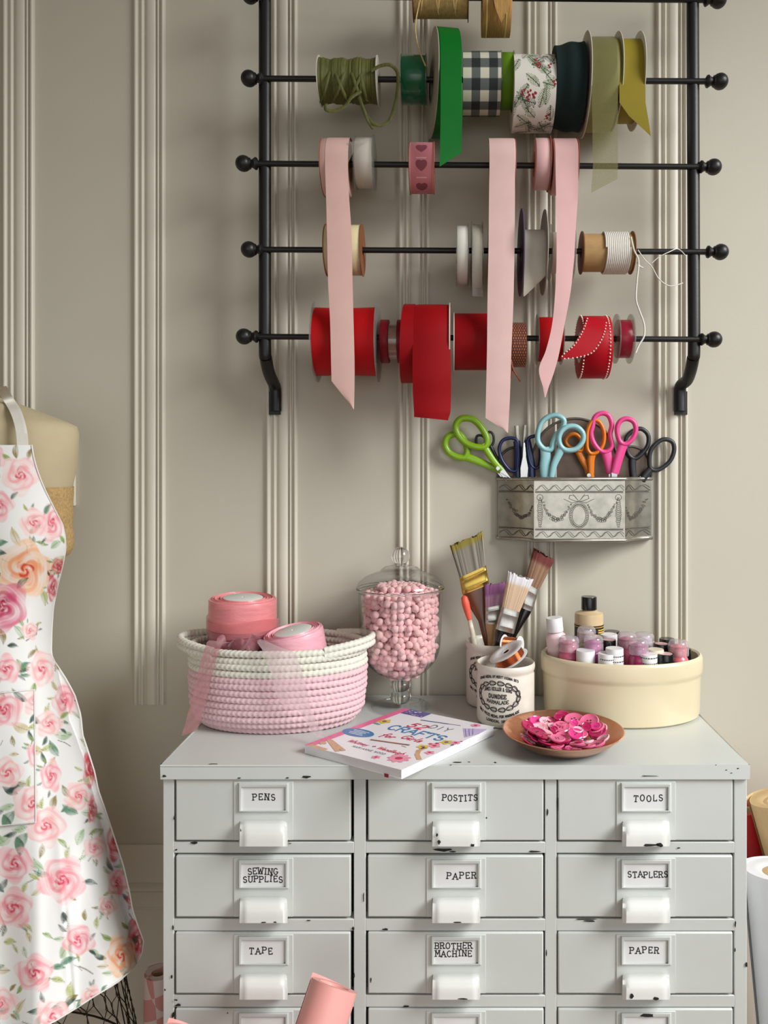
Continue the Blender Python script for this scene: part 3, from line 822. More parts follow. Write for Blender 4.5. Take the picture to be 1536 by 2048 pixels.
# gingham: checks printed round the roll
def printed_roll(sp, fn, m, nx=40, na=260, eps=0.0002):
    h0, h1 = sp.x0 - sp.c.x, sp.x1 - sp.c.x
    uu = np.linspace(0, 1, nx); aa = np.linspace(0, 2 * math.pi, na, endpoint=False)
    U, A = np.meshgrid(uu, aa, indexing='ij')
    X = sp.c.x + h0 + (h1 - h0) * U
    Y = sp.c.y - np.cos(A) * (sp.r + eps); Z = sp.c.z - np.sin(A) * (sp.r + eps)
    o = np_grid('printed_ribbon', np.stack([X, Y, Z], -1), m, sp.root, wrap=True)
    paint(o, fn(U, A).reshape(-1, 3))
    return o
M['print_cloth'] = mat_attr('printed_cloth', 0.7, 0.1, 0.15, 1500)
LC = lambda *c: np.array(lin(c))
def gingham_fn(U, A):
    wv = (np.floor(U * 4.4) % 2).astype(int); av = (np.floor(A / (2 * math.pi) * 18 + 0.2) % 2).astype(int)
    s_ = wv + av
    out = np.zeros(U.shape + (3,))
    out[s_ == 0] = LC(214, 208, 188); out[s_ == 1] = LC(92, 98, 96); out[s_ == 2] = LC(22, 28, 30)
    return out
sp = Spool(1, 'ribbon_spool', 'black and white gingham ribbon spool on the second rod', 'ribbon spool', 926, 1002, 169, 59, M['white_card'], core=M['white_card'])
printed_roll(sp, gingham_fn, M['print_cloth'], 97, 264)
M['lime'] = satin('lime_ribbon', (96, 136, 30), 0.4)
sp = Spool(1, 'ribbon_spool', 'narrow lime green ribbon spool beside the black gingham one', 'ribbon spool', 1004, 1028, 163, 52, M['lime'], flange=M['clear_plastic'], fr=55)
def holly_fn(U, A):
    rr = np.random.RandomState(4)
    W_, Hc = 84.0, 2 * math.pi * 70
    X = U * W_; Y = A / (2 * math.pi) * Hc
    out = np.ones(U.shape + (3,)) * LC(226, 220, 212)
    def leaf(cx, cy, L_, rot, col):
        dx, dy = X - cx, (Y - cy + Hc / 2) % Hc - Hc / 2
        a = dx * math.cos(rot) + dy * math.sin(rot); b = -dx * math.sin(rot) + dy * math.cos(rot)
        spine = (np.abs(b) < 0.8) & (a > 0) & (a < L_)
        wdt = 8.5 * np.clip(np.sin(np.clip(a / L_, 0, 1) * math.pi), 0, 1) ** 0.6
        nd = (np.abs(b) < wdt) & (a > 0) & (a < L_) & ((np.abs((a - np.abs(b) * 0.8)) % 3.6) < 1.5)
        out[nd] = col; out[spine] = LC(54, 66, 44)
    for k in range(80):
        leaf(rr.uniform(0, W_), rr.uniform(0, Hc), rr.uniform(26, 40), rr.uniform(0, 6.28), [LC(76, 108, 74), LC(116, 136, 98), LC(60, 84, 62)][k % 3])
    for k in range(40):
        cx, cy = rr.uniform(4, W_ - 4), rr.uniform(0, Hc)
        for ox, oy in ((0, 0), (4.6, -3), (2, 4.5)):
            dx, dy = X - cx - ox, (Y - cy - oy + Hc / 2) % Hc - Hc / 2
            out[dx * dx + dy * dy < 6.0] = LC(150, 20, 36)
    for k in range(60):
        dx, dy = X - rr.uniform(0, W_), (Y - rr.uniform(0, Hc) + Hc / 2) % Hc - Hc / 2
        out[dx * dx + dy * dy < 1.6] = LC(70, 60, 50)
    return out
sp = Spool(1, 'ribbon_spool', 'white ribbon spool printed with pine sprigs and red berries', 'ribbon spool', 1028, 1111, 189, 71, M['white_card'], core=M['white_card'])
printed_roll(sp, holly_fn, M['print_cloth'], 90, 460)
M['teal_black'] = satin('dark_teal_velvet', (28, 44, 44), 0.85)
def bulge(s, h0, h1, cr):
    pr = [(cr, h0)]
    for i in range(13):
        t = i / 12
        pr.append((s.r * (0.90 + 0.10 * t ** 0.8 - 0.02 * math.sin(t * 9)), h0 + (h1 - h0) * t))
    return pr + [(cr, h1), (cr, h0)]
sp = Spool(1, 'ribbon_spool', 'wide dark teal velvet ribbon spool next to the berry print', 'ribbon spool', 1113, 1172, 176, 83, M['teal_black'], lathe_prof=bulge, core=M['purple_card'])
M['sheer_olive'] = mat_sheer('olive_organza', (150, 146, 92), 0.50)
M['sheer_olive_roll'] = satin('olive_organza_wound', (136, 132, 82), 0.6)
sp = Spool(1, 'ribbon_spool', 'sheer sage organza spool with translucent tail hanging over rod below', 'ribbon spool', 1180, 1236, 172, 86, M['sheer_olive_roll'], flange=M['white_card'], fr=97, sides='left', core=M['white_card'], n=96)
sp.tail([(1181, 140, 1236, 140, sp.front - 0.0015), (1183, 174, 1236, 174, sp.front - 0.0008), (1184, 205, 1236, 205, sp.front - 0.0008), (1185, 270, 1236, 270, sp.front + 0.004), (1186, 330, 1236, 330, sp.front + 0.008), (1182, 386, 1235, 358, sp.front + 0.010)], M['sheer_olive'], th=0, cols=8)
M['olive'] = satin('olive_ribbon', (146, 130, 42), 0.55)
sp = Spool(1, 'ribbon_spool', 'solid olive ribbon spool with slanted tail, rightmost on its rod', 'ribbon spool', 1242, 1284, 165, 76, M['olive'], flange=M['white_card'], fr=90, core=M['white_card'], n=96)
sp.tail([(1238, 110, 1281, 110, sp.front - 0.0012), (1238, 160, 1286, 160, sp.front - 0.002), (1239, 205, 1291, 205, sp.front - 0.003), (1258, 232, 1297, 240, sp.front - 0.002), (1300, 270, 1302, 273, sp.front)], M['olive'])

# --- middle rod, pinks
M['pink'] = satin('blush_pink_satin', (222, 182, 174), 0.5)
M['pink2'] = satin('soft_pink_satin', (232, 186, 186), 0.45)
M['pink_deep'] = satin('dusty_pink_satin', (214, 158, 152), 0.45)
sp = Spool(2, 'ribbon_spool', 'blush ribbon spool with long tail, leftmost on the middle rod', 'ribbon spool', 641, 695, 336, 55, M['pink'], flange=M['rose_card'], fr=55.5, sides='left', fth=0.0007)
t0 = sp.front
sp.tail([(650, 292, 695, 292, t0 + 0.006), (650, 336, 696, 336, t0 - 0.0008), (652, 390, 698, 390, t0 - 0.004), (654, 470, 703, 470, t0 - 0.012), (656, 560, 705, 560, t0 - 0.017), (660, 640, 707, 640, t0 - 0.020), (662, 720, 709, 720, t0 - 0.019), (663, 762, 709, 775, t0 - 0.016), (704, 814, 708, 819, t0 - 0.013)], M['pink'], cols=6, bow=0.0006)
M['pearl'] = satin('pearl_satin', (198, 190, 180), 0.35, coat=0.3)
M['sheer_white'] = mat_sheer('white_organza', (206, 200, 190), 0.35)
sp = Spool(2, 'ribbon_spool', 'pearl grey ribbon spool beside the leftmost blush one', 'ribbon spool', 709, 744, 326, 48, M['pearl'], flange=M['clear_plastic'], fr=52)
sp.tail([(694, 284, 740, 279, sp.front - 0.001), (694, 300, 722, 290, sp.front - 0.003), (694, 322, 706, 306, sp.front - 0.004), (694, 331, 697, 324, sp.front - 0.004)], M['sheer_white'], th=0, wrap=False)
M['rose'] = satin('rose_ribbon', (206, 118, 128), 0.35, coat=0.4)
def heart_fn(U, A):
    out = np.ones(U.shape + (3,)) * LC(208, 122, 132)
    X = (U - 0.5) * 52; Yf = A / (2 * math.pi) * 2 * math.pi * 50
    per = 46.0
    Y = (Yf + 8) % per - 21
    x, y = X / 11.0, -Y / 10.0 + 0.1
    out[((x * x + y * y - 1) ** 3 - x * x * y ** 3) < 0] = LC(140, 66, 80)
    out[(np.abs(Yf % per - 36) < 1.3) & (np.abs(X) < 11)] = LC(232, 176, 176)
    out[np.abs(X) > 23.5] = LC(228, 160, 160)
    return out
sp = Spool(2, 'ribbon_spool', 'rose pink ribbon spool printed with dark hearts', 'ribbon spool', 819, 867, 337, 48, M['rose'], flange=M['rose_card'], fr=50, fth=0.0008)
printed_roll(sp, heart_fn, M['print_cloth'], 80, 420)
M['pink_long'] = satin('ballet_pink_satin', (226, 190, 186), 0.5)
sp = Spool(2, 'ribbon_spool', 'ballet pink ribbon spool with the longest tail, above the scissors', 'ribbon spool', 981, 1031, 336, 54, M['pink_long'], flange=M['rose_card'], fr=54.5, sides='right', fth=0.0008)
t0 = sp.front
sp.tail([(980, 292, 1030, 292, t0 + 0.006), (979, 336, 1030, 336, t0 - 0.0008), (978, 400, 1030, 400, t0 - 0.004), (977, 500, 1029, 500, t0 - 0.014), (975, 600, 1027, 600, t0 - 0.018), (974, 700, 1023, 700, t0 - 0.020), (972, 790, 1020, 790, t0 - 0.018), (971, 836, 1018, 830, t0 - 0.014), (1010, 861, 1016, 866, t0 - 0.012)], M['pink_long'], cols=6, bow=0.0006)
sp = Spool(2, 'ribbon_spool', 'narrow soft pink spool tucked against a wider pink one', 'ribbon spool', 1072, 1101, 329, 49, M['pink2'], flange=M['rose_card'], fr=53, sides='right', fth=0.0010)
sp = Spool(2, 'ribbon_spool', 'dusty pink spool with twisting tail, rightmost on the middle rod', 'ribbon spool', 1107, 1156, 335, 53, M['pink_deep'], flange=M['rose_card'], fr=54, sides='right', fth=0.0010)
t0 = sp.front
sp.tail([(1110, 300, 1156, 300, t0 + 0.004), (1111, 336, 1157, 336, t0 - 0.0008), (1112, 390, 1156, 390, t0 - 0.004), (1113, 450, 1152, 450, t0 - 0.010), (1113, 520, 1148, 520, t0 - 0.016), (1110, 590, 1141, 585, t0 - 0.022), (1104, 650, 1129, 650, t0 - 0.021), (1092, 700, 1118, 708, t0 - 0.020), (1078, 738, 1108, 745, t0 - 0.020), (1086, 774, 1098, 772, t0 - 0.020), (1089, 794, 1091, 795, t0 - 0.018)], M['pink2'], cols=6, bow=0.0002, nsub=8)

# --- fourth rod, whites
M['cream'] = satin('cream_satin', (222, 206, 164), 0.3, coat=0.3)
sp = Spool(3, 'ribbon_spool', 'cream satin ribbon spool behind the leftmost hanging pink tail', 'ribbon spool', 648, 720, 501, 49, M['cream'], flange=M['brown_card'], fr=51, sides='both', fth=0.0008)
M['white_satin'] = satin('white_satin', (226, 222, 214), 0.3, coat=0.3)
M['white_matte'] = satin('white_grosgrain', (214, 208, 192), 0.6)
M['sheer_grey'] = satin('grey_white_ribbon', (190, 184, 172), 0.5)
sp = Spool(3, 'ribbon_spool', 'narrow bright white satin spool on the fourth rod', 'ribbon spool', 914, 936, 511, 57, M['white_satin'], flange=M['clear_plastic'], fr=61)
sp = Spool(3, 'ribbon_spool', 'narrow grey white spool between clear discs behind pink tail', 'ribbon spool', 945, 965, 513, 62, M['sheer_grey'], flange=M['clear_plastic'], fr=67)
sp.tail([(944, 520, 965, 520, sp.front - 0.001), (944, 560, 965, 560, sp.front + 0.002), (945, 592, 966, 594, sp.front + 0.004)], M['sheer_white'], th=0)
sp = Spool(3, 'ribbon_spool', 'white ribbon spool hidden behind the longest pink tail', 'ribbon spool', 981, 1022, 508, 62, M['sheer_grey'], flange=M['clear_plastic'], fr=66)
sp = Spool(3, 'ribbon_spool', 'white grosgrain spool with purple left disc and angled tail', 'ribbon spool', 1046, 1090, 506, 44, M['white_matte'], flange=M['grey_card'], fr=83, sides='right', core=M['white_card'])
MB().lathe([(sp.hole, 0), (0.0675, 0), (0.0675, 0.0016), (sp.hole, 0.0016), (sp.hole, 0)], Vector((sp.x0 - 0.0020, sp.c.y, sp.c.z)), (1, 0, 0), 64).build('flange', M['purple_card'], sp.root, angle=50)['label'] = 'purple left disc'
sp.tail([(1047, 480, 1092, 480, sp.front - 0.0005), (1048, 520, 1094, 515, sp.front - 0.001), (1048, 550, 1094, 546, sp.front + 0.002), (1047, 588, 1075, 568, sp.front + 0.008), (1047, 593, 1050, 592, sp.front + 0.010)], M['white_matte'])
M['pink_white'] = satin('pinkish_white_ribbon', (214, 190, 184), 0.4)
sp = Spool(3, 'ribbon_spool', 'pinkish white spool behind the twisting pink tail', 'ribbon spool', 1104, 1148, 506, 40, M['pink_white'], flange=M['clear_plastic'], fr=55)
M['cord_white'] = mat('white_cord', (226, 222, 214), 0.7, var=0.05, vscale=200, bump=0.3, bscale=900)
sp = Spool(3, 'cord_spool', 'brown card spool half wound with white cord', 'cord spool', 1168, 1268, 506, 36, None, core=M['kraft'], core_r=37, flange=M['brown_card'], fr=42, fth=0.0014)
xs0, xs1 = px_x(1212, DR - sp.r), px_x(1261, DR - sp.r)
cd = MB(); nt_ = 13
pts = []
for i in range(nt_ * 24 + 1):
    a = 2 * math.pi * i / 24
    pts.append(Vector((xs0 + (xs1 - xs0) * i / (nt_ * 24), sp.c.y - math.cos(a) * (sp.r + 0.0032), sp.c.z + math.sin(a) * (sp.r + 0.0032))))
cd.tube(pts, 0.0016, 8).build('wound_cord', M['cord_white'], sp.root, angle=80)
fD = DR - 0.034
strand(sp.root, [P(1262, 474, DR - 0.030), P(1268, 500, fD), P(1277, 522, fD - 0.002), P(1274, 560, fD), P(1272, 598, fD), P(1279, 622, fD), P(1288, 648, fD - 0.003), P(1288, 672, fD - 0.004), P(1278, 690, fD - 0.004), P(1271, 706, fD - 0.004)], 0.0014, M['cord_white'], 'loose_cord')
strand(sp.root, [P(1276, 500, fD + 0.004), P(1290, 520, fD), P(1304, 534, fD), P(1318, 558, fD), P(1340, 572, fD + 0.004), P(1366, 566, fD + 0.008)], 0.0008, M['cord_white'], 'loose_cord')
strand(sp.root, [P(1304, 526, fD), P(1318, 514, fD), P(1338, 504, fD), P(1356, 498, DR - 0.02), P(1372, 512, DR - 0.02)], 0.0007, M['cord_white'], 'loose_cord')
strand(sp.root, [P(1274, 524, fD), P(1279, 532, fD), P(1286, 536, fD)], 0.0013, M['cord_white'], 'loose_cord')

# --- lowest rod, reds
M['red'] = satin('scarlet_ribbon', (176, 12, 18), 0.55)
M['red_velvet'] = satin('crimson_ribbon', (146, 4, 14), 0.6)
M['red_dark'] = satin('dark_red_ribbon', (128, 22, 34), 0.4)
M['burgundy'] = satin('burgundy_satin', (150, 30, 52), 0.35, coat=0.3)
def loose_red(s, h0, h1, cr):
    return [(cr, h0)] + [(s.r * (1 - 0.02 * math.sin(4 * t / 10) - 0.012 * t / 10), h0 + (h1 - h0) * t / 10) for t in range(11)] + [(cr, h1), (cr, h0)]
sp = Spool(4, 'ribbon_spool', 'wide scarlet ribbon spool behind the leftmost hanging pink tail', 'ribbon spool', 625, 750, 684, 68, M['red'], flange=M['clear_plastic'], fr=80, lathe_prof=loose_red, core=M['white_card'])
sp = Spool(4, 'ribbon_spool', 'dark red ribbon pair with clear gap on one small spool', 'ribbon spool', 759, 776, 683, 43, M['red_dark'], flange=None, core=M['clear_plastic'])
xr0, xr1 = px_x(793, DR - sp.r * .75), px_x(806, DR - sp.r * .75)
MB().lathe([(0.018, 0), (sp.r, 0), (sp.r, xr1 - xr0), (0.018, xr1 - xr0), (0.018, 0)], Vector((xr0, sp.c.y, sp.c.z)), (1, 0, 0), 48).build('ribbon', M['red_dark'], sp.root, angle=50)
M['clear_core'] = mat('clear_core_tape', (150, 116, 100), 0.15, var=0.2, vscale=80, coat=0.8)
MB().lathe([(sp.hole, 0), (sp.r * 0.82, 0), (sp.r * 0.82, xr0 - sp.x1), (sp.hole, xr0 - sp.x1), (sp.hole, 0)], Vector((sp.x1, sp.c.y, sp.c.z)), (1, 0, 0), 40).build('bare_core', M['clear_core'], sp.root, angle=50)
sp = Spool(4, 'ribbon_spool', 'crimson ribbon spool with broad tail hanging lowest of the reds', 'ribbon spool', 810, 898, 688, 76, M['red_velvet'], flange=M['white_card'], fr=81, sides='right', core=M['white_card'], fth=0.0018, n=96)
t0 = sp.front
sp.tail([(826, 630, 899, 640, t0 + 0.010), (825, 690, 901, 690, t0 - 0.0008), (825, 750, 902, 745, t0 - 0.002), (826, 790, 902, 795, t0 + 0.002), (828, 826, 901, 824, t0 + 0.002), (828, 834, 896, 841, t0 + 0.003)], M['red_velvet'], cols=8, bow=0.0035)
# outer turn standing off to the left
g = []
for i in range(25):
    a = R(-95 + 185 * i / 24)
    rr_ = sp.r * 1.03
    g.append([Vector((px_x(797 + 30 * k / 4 - (8 * (1 + math.sin(a)) * 0) + 18 * (1 - math.sin(a * 0.5 + 0.8)) * (1 - k / 4) * 0.5, t0), sp.c.y - math.cos(a) * rr_, sp.c.z - math.sin(a) * rr_)) for k in range(5)])
MB().sheet(g, 0.0005).build('loose_turn', M['red_velvet'], sp.root, angle=80)
sp = Spool(4, 'ribbon_spool', 'plain red ribbon spool left of the longest pink tail', 'ribbon spool', 909, 992, 684, 56, M['red_velvet'], flange=M['white_card'], fr=58, sides='left', core=M['white_card'])
def braid_fn(U, A):
    out = np.ones(U.shape + (3,)) * LC(150, 76, 50)
    X = U * 30; Y = A / (2 * math.pi) * 280
    k = (np.floor(Y / 6) % 2)
    d = np.abs(((X + k * 2.5) % 5) - 2.5)
    out[d < 0.8] = LC(54, 28, 22)
    out[(Y % 6 < 1.1)] = LC(62, 34, 26)
    out[(d > 1.9) & (Y % 6 > 2.5)] = LC(196, 126, 86)
    return out
sp = Spool(4, 'braid_spool', 'copper brown braided cord roll right of the longest pink tail', 'braid spool', 1024, 1053, 690, 44, M['brown_card'], core=M['brown_card'])
printed_roll(sp, braid_fn, M['print_cloth'], 46, 420)
M['braid'] = mat('copper_braid', (150, 76, 50), 0.6, var=0.3, vscale=300)
strand(sp.root, [P(1022, 720, sp.front), P(1026, 738, sp.front - 0.002), P(1034, 752, sp.front - 0.001), P(1041, 763, sp.front)], 0.0014, M['braid'], 'loose_end')
strand(sp.root, [P(1023, 728, sp.front), P(1024, 744, sp.front - 0.001), P(1022, 758, sp.front)], 0.0011, M['braid'], 'loose_end')
sp = Spool(4, 'ribbon_spool', 'small red spool behind the tip of the twisting pink tail', 'ribbon spool', 1078, 1126, 679, 44, M['red'], flange=M['clear_plastic'], fr=50)
M['red_stitch'] = satin('stitched_red_ribbon', (168, 8, 26), 0.5)
M['stitch'] = mat('white_stitching', (236, 226, 214), 0.7, var=0.03)
sp = Spool(4, 'ribbon_spool', 'red ribbon roll edged with white stitching and a loose flap', 'ribbon spool', 1166, 1224, 695, 62, M['red_stitch'], core=M['white_card'])
def stitched_strip(sp, rows, name):
    t = sp.tail(rows, M['red_stitch'], name, cols=6, nsub=8, wrap=False)
    for sd in (0, 1):
        e = catmull([P(r[0] + (r[2] - r[0]) * (0.05 if sd == 0 else 0.95), r[1] + (r[3] - r[1]) * (0.05 if sd == 0 else 0.95), r[4] - 0.0006) for r in rows], 12)
        mb = MB(); acc = 0; prev = e[0]
        for p in e[1:]:
            acc += (p - prev).length; prev = p
            if acc > 0.0046:
                acc = 0; mb.sphere(p, 0.0013, 8)
        if mb.v: mb.build('stitching', M['stitch'], t)
t0 = sp.front
stitched_strip(sp, [(1174, 632, 1215, 641, t0 + 0.016), (1168, 650, 1212, 662, t0 + 0.003), (1160, 668, 1203, 684, t0 - 0.004), (1146, 690, 1186, 706, t0 - 0.010), (1128, 706, 1158, 715, t0 - 0.012), (1121, 717, 1126, 718, t0 - 0.012)], 'loose_flap')
for xx in (1169, 1221):
    mb = MB()
    for k in range(56):
        a = 2 * math.pi * k / 56
        mb.sphere((px_x(xx, t0), sp.c.y - math.cos(a) * (sp.r + 0.0004), sp.c.z - math.sin(a) * (sp.r + 0.0004)), 0.0013, 8)
    mb.build('stitching', M['stitch'], sp.ribbon)
sp = Spool(4, 'ribbon_spool', 'burgundy satin spool in clear discs, rightmost on the lowest rod', 'ribbon spool', 1239, 1265, 678, 38, M['burgundy'], flange=M['clear_plastic'], fr=49, fth=0.0020)

# ------------------------------------------------------------------ pewter wall tin with scissors
M['pewter'] = mat('aged_pewter', (178, 174, 164), 0.32, metal=0.85, var=0.16, vscale=60, bump=0.06, bscale=90)
M['pewter_dark'] = mat('engraved_line', (96, 90, 82), 0.6, metal=0.4, var=0.25, vscale=200)
M['copper_brown'] = mat('brown_patina', (106, 90, 80), 0.4, metal=0.6, var=0.2, vscale=40)
DT = 1.250
zt, zbm = P(0, 958, DT).z, P(0, 1081, DT).z
tin = thing('wall_tin', 'engraved pewter wall tin with faceted front holding colourful scissors', 'wall tin', P(1150, 1088, DW))
fl, fr_ = P(1068, 0, DT), P(1250, 0, DT)
bl, br = P(996, 0, 1.298), P(1303, 0, 1.298)
def facet(a, b, n=9, sag=0.010):
    out = []
    for i in range(n + 1):
        t = i / n
        p = a.lerp(b, t); d = (b - a).normalized(); nrm = Vector((d.y, -d.x, 0))
        p = p + nrm * (-sag * math.sin(math.pi * t))
        out.append((p.x, p.y))
    return out
left = facet(bl, fl); right = facet(fr_, br)
outline = [(bl.x, -0.001)] + left + right + [(br.x, -0.001)]
mb = MB()
def shell(off, z0, z1, th):
    n = len(outline)
    cxm = sum(p[0] for p in outline) / n
    inn = [(x + (th if x < cxm else -th), y + th if y < -0.02 else y) for x, y in outline]
    for i in range(n - 1):
        a, b = outline[i], outline[i + 1]; c, d = inn[i + 1], inn[i]
        mb.add([(a[0], a[1], z0), (b[0], b[1], z0), (b[0], b[1], z1), (a[0], a[1], z1)], [(0, 1, 2, 3)])
        mb.add([(d[0], d[1], z0), (c[0], c[1], z0), (c[0], c[1], z1), (d[0], d[1], z1)], [(3, 2, 1, 0)])
        mb.add([(a[0], a[1], z1), (b[0], b[1], z1), (c[0], c[1], z1), (d[0], d[1], z1)], [(0, 1, 2, 3)])
shell(0, zbm, zt, 0.0012)
mb.prism([(x, y, zbm) for x, y in outline], (0, 0, 0.0012))
mb.build('box', M['pewter'], tin, angle=25)
for z, r_ in ((zt, 0.0030), (zbm, 0.0030)):
    pts = [Vector((x, y, z)) for x, y in outline]
    MB().tube(pts, r_, 10).build('rolled_rim', M['pewter'], tin, angle=60)
arch = [(996, 957)]
def arc_px(cx, cy, rx, ry, a0, a1, n=14):
    return [(cx + rx * math.cos(R(a0 + (a1 - a0) * i / n)), cy - ry * math.sin(R(a0 + (a1 - a0) * i / n))) for i in range(n + 1)]
arch += arc_px(1035, 930, 38, 36, 180, 40) + arc_px(1150, 915, 82, 78, 158, 22, 20) + arc_px(1262, 930, 38, 37, 140, 0) + [(1303, 957)]
front_a = [P(x, y, 1.304) for x, y in arch]
MB().prism(front_a, (0, 0.0012, 0)).build('scalloped_back', M['copper_brown'], tin, angle=40)
MB().tube(front_a, 0.0022, 8).build('back_rim', M['pewter_dark'], tin, angle=60)['label'] = 'dark rolled rim of the scalloped back'
# engraving on the front and the two facets
eng = MB()
lw1 = 0.0009
def mf(x, y):                       # x,y in pixels on the front panel
    return P(x, y, DT - 0.0004)
def line(pts, w=1.15, m=mf):
    ink(eng, [[(a, b) for a, b in pts]], w, m)
def band(m, x0, x1, w):
    for yb_, sg in ((975, 1), (1068, -1)):
        n = 40; am = 5.0
        for ph, ofs in ((0, 0), (0.9, 1.6)):
            line([(x0 + (x1 - x0) * i / 120, yb_ + ofs + am * math.sin(2 * math.pi * (x0 + (x1 - x0) * i / 120) / 26 + ph)) for i in range(121)], 0.9, m)
        yl = yb_ + sg * 9
        k = x0
        while k < x1 - 2:
            line([(k, yl), (k + 2.2, yl)], 2.2, m); k += 4.2
        line([(x0, yl - 2.0), (x1, yl - 2.0)], 0.5, m); line([(x0, yl + 2.0), (x1, yl + 2.0)], 0.5, m)
band(mf, 1071, 1248, 1)
erd = random.Random(8)
def garland(xa, ya, xb, yb_, sag, m=mf, n=26):
    for i in range(n + 1):
        t = i / n
        x = xa + (xb - xa) * t; y = ya + (yb_ - ya) * t + sag * 4 * t * (1 - t)
        r_ = 2.2 + 2.8 * math.sin(math.pi * t)
        for q in range(2):
            ox, oy = erd.uniform(-r_, r_) * 0.7, erd.uniform(-r_, r_) * 0.7
            line([(x + ox + r_ * 0.55 * math.cos(a), y + oy + r_ * 0.5 * math.sin(a)) for a in [k * 1.05 for k in range(7)]], 0.65, m)
for a in range(0, 360, 9):          # medallion
    x, y = 1158 + 16.5 * math.cos(R(a)), 1031 + 22.5 * math.sin(R(a))
    line([(x - 1.0, y), (x + 1.0, y + 0.4)], 1.8)
for rx, ry in ((13.5, 19.5), (19.5, 25.5)):
    line([(1158 + rx * math.cos(R(a)), 1031 + ry * math.sin(R(a))) for a in range(0, 361, 12)], 0.9)
for sx in (-1, 1):                  # bow over it
    line([(1158, 1003), (1158 + sx * 9, 992), (1158 + sx * 18, 990), (1158 + sx * 20, 997), (1158 + sx * 8, 1002), (1158, 1003)], 1.0)
    line([(1158, 1003), (1158 + sx * 14, 1006), (1158 + sx * 24, 1001), (1158 + sx * 30, 998)], 1.0)
    line([(1158, 1003), (1158 + sx * 6, 996), (1158 + sx * 12, 988)], 0.8)
garland(1084, 1000, 1141, 1010, 34); garland(1234, 1000, 1175, 1010, 34)
for x in (1080, 1237):              # hanging tassels
    for i in range(17):
        r_ = 2 + 4 * math.sin(math.pi * i / 16)
        y = 996 + i * 3.6
        line([(x + erd.uniform(-1, 1) + r_ * math.cos(a), y + r_ * 0.6 * math.sin(a)) for a in [k * 1.05 for k in range(7)]], 0.7)
    line([(x + 6 * math.cos(R(a)), 995 + 6 * math.sin(R(a))) for a in range(0, 361, 24)], 0.9)
def mfacet(poly, x0, x1):
    def m(x, y):
        t = min(max((x - x0) / (x1 - x0), 0), 1) * (len(poly) - 1)
        i = min(int(t), len(poly) - 2); f = t - i
        a, b = poly[i], poly[i + 1]
        d = Vector((b[0] - a[0], b[1] - a[1], 0)).normalized(); nrm = Vector((d.y, -d.x, 0))
        q = Vector((a[0] + (b[0] - a[0]) * f, a[1] + (b[1] - a[1]) * f, P(0, y, DT).z))
        return q + nrm * 0.0005
    return m
for poly, x0, x1, ga in ((left, 996, 1066, (1010, 1000, 1062, 1012)), (right, 1252, 1303, (1296, 1000, 1256, 1016))):
    m = mfacet(poly, x0, x1)
    band(m, x0 + 2, x1 - 2, 1)
    garland(ga[0], ga[1], ga[2], ga[3], 30, m, 20)
eng.build('engraving', M['pewter_dark'], tin, weld=False)

M['blade'] = mat('scissor_steel', (190, 190, 190), 0.25, metal=0.95, var=0.06)
def plastic(name, rgb, rough=0.32):
    return mat(name, rgb, rough, var=0.03, vscale=40, coat=0.15)
G_SC = 'scissors standing in the pewter wall tin'
def S3(x, y, D): return P(990 + 0.2474 * x, 820 + 0.2474 * y, D)
def S5(x, y, D): return P(860 + 0.3516 * x, 800 + 0.3516 * y, D)
def scissors(name, label, S, D, m, halves, blade_tip, pivot=None, cat='scissors', blades=True, r=0.0030, flat=1.7):
    base = S(*blade_tip, D)
    root = thing(name, label, cat, base, G_SC)
    for i, (loop, shank, ws) in enumerate(halves):
        d = D + (0.003 if i == 0 else -0.003)
        mb = MB()
        mb.tube(catmull([S(x, y, d) for x, y in loop], 7, closed=True), r, 12, closed=True, flat=flat, hint=(0, 1, 0))
        sp_ = catmull([S(x, y, d) for x, y in shank], 7)
        n = len(sp_)
        wv = [ws[0] + (ws[1] - ws[0]) * k / (n - 1) for k in range(n)]
        mb.tube(sp_, wv, 14, flat=0.0042 / max(ws), hint=(0, 1, 0))
        h = mb.build('handle', m, root, angle=60)
        if blades:
            e = sp_[-1]; tip = S(blade_tip[0], blade_tip[1], d)
            ax = (tip - e); u = Vector((ax.z, 0, -ax.x)).normalized()
            w_ = 0.0055
            e2 = e - ax.normalized() * 0.006
            sgn = 1 if i == 0 else -1
            poly = [e2 - u * w_, e2 + u * w_, tip + u * 0.0012 * sgn, tip - u * 0.0006]
            MB().prism(poly, (0, 0.0012, 0)).build('blade', M['blade'], root, angle=40)
    if pivot:
        p = S(pivot[0], pivot[1], D)
        MB().cyl(p + Vector((0, -0.0085, 0)), p + Vector((0, 0.006, 0)), 0.0032, n=16).build('pivot_screw', M['blade'], root)
    return root
M['sc_green'] = plastic('lime_scissor_handle', (132, 176, 20))
M['sc_navy'] = plastic('navy_scissor_handle', (24, 38, 86))
M['sc_aqua'] = plastic('aqua_scissor_handle', (150, 200, 206))
M['sc_orange'] = plastic('orange_scissor_handle', (226, 122, 12))
M['sc_pink'] = plastic('hot_pink_scissor_handle', (236, 74, 148))
M['sc_black'] = plastic('charcoal_scissor_handle', (42, 45, 50), 0.45)
scissors('scissors', 'lime green handled scissors leaning out over the tin left end', S5, 1.288, M['sc_green'],
         [([(86, 250), (104, 208), (160, 192), (192, 226), (212, 285), (196, 326), (148, 322), (104, 294)], [(190, 318), (270, 348), (340, 376), (402, 404)], (0.0075, 0.0048)),
          ([(146, 148), (176, 108), (236, 108), (284, 146), (322, 212), (316, 262), (268, 268), (206, 246), (160, 200)], [(300, 250), (336, 310), (372, 360), (408, 400)], (0.0060, 0.0048))],
         (462, 452), (385, 388), r=0.0056, flat=1.0)
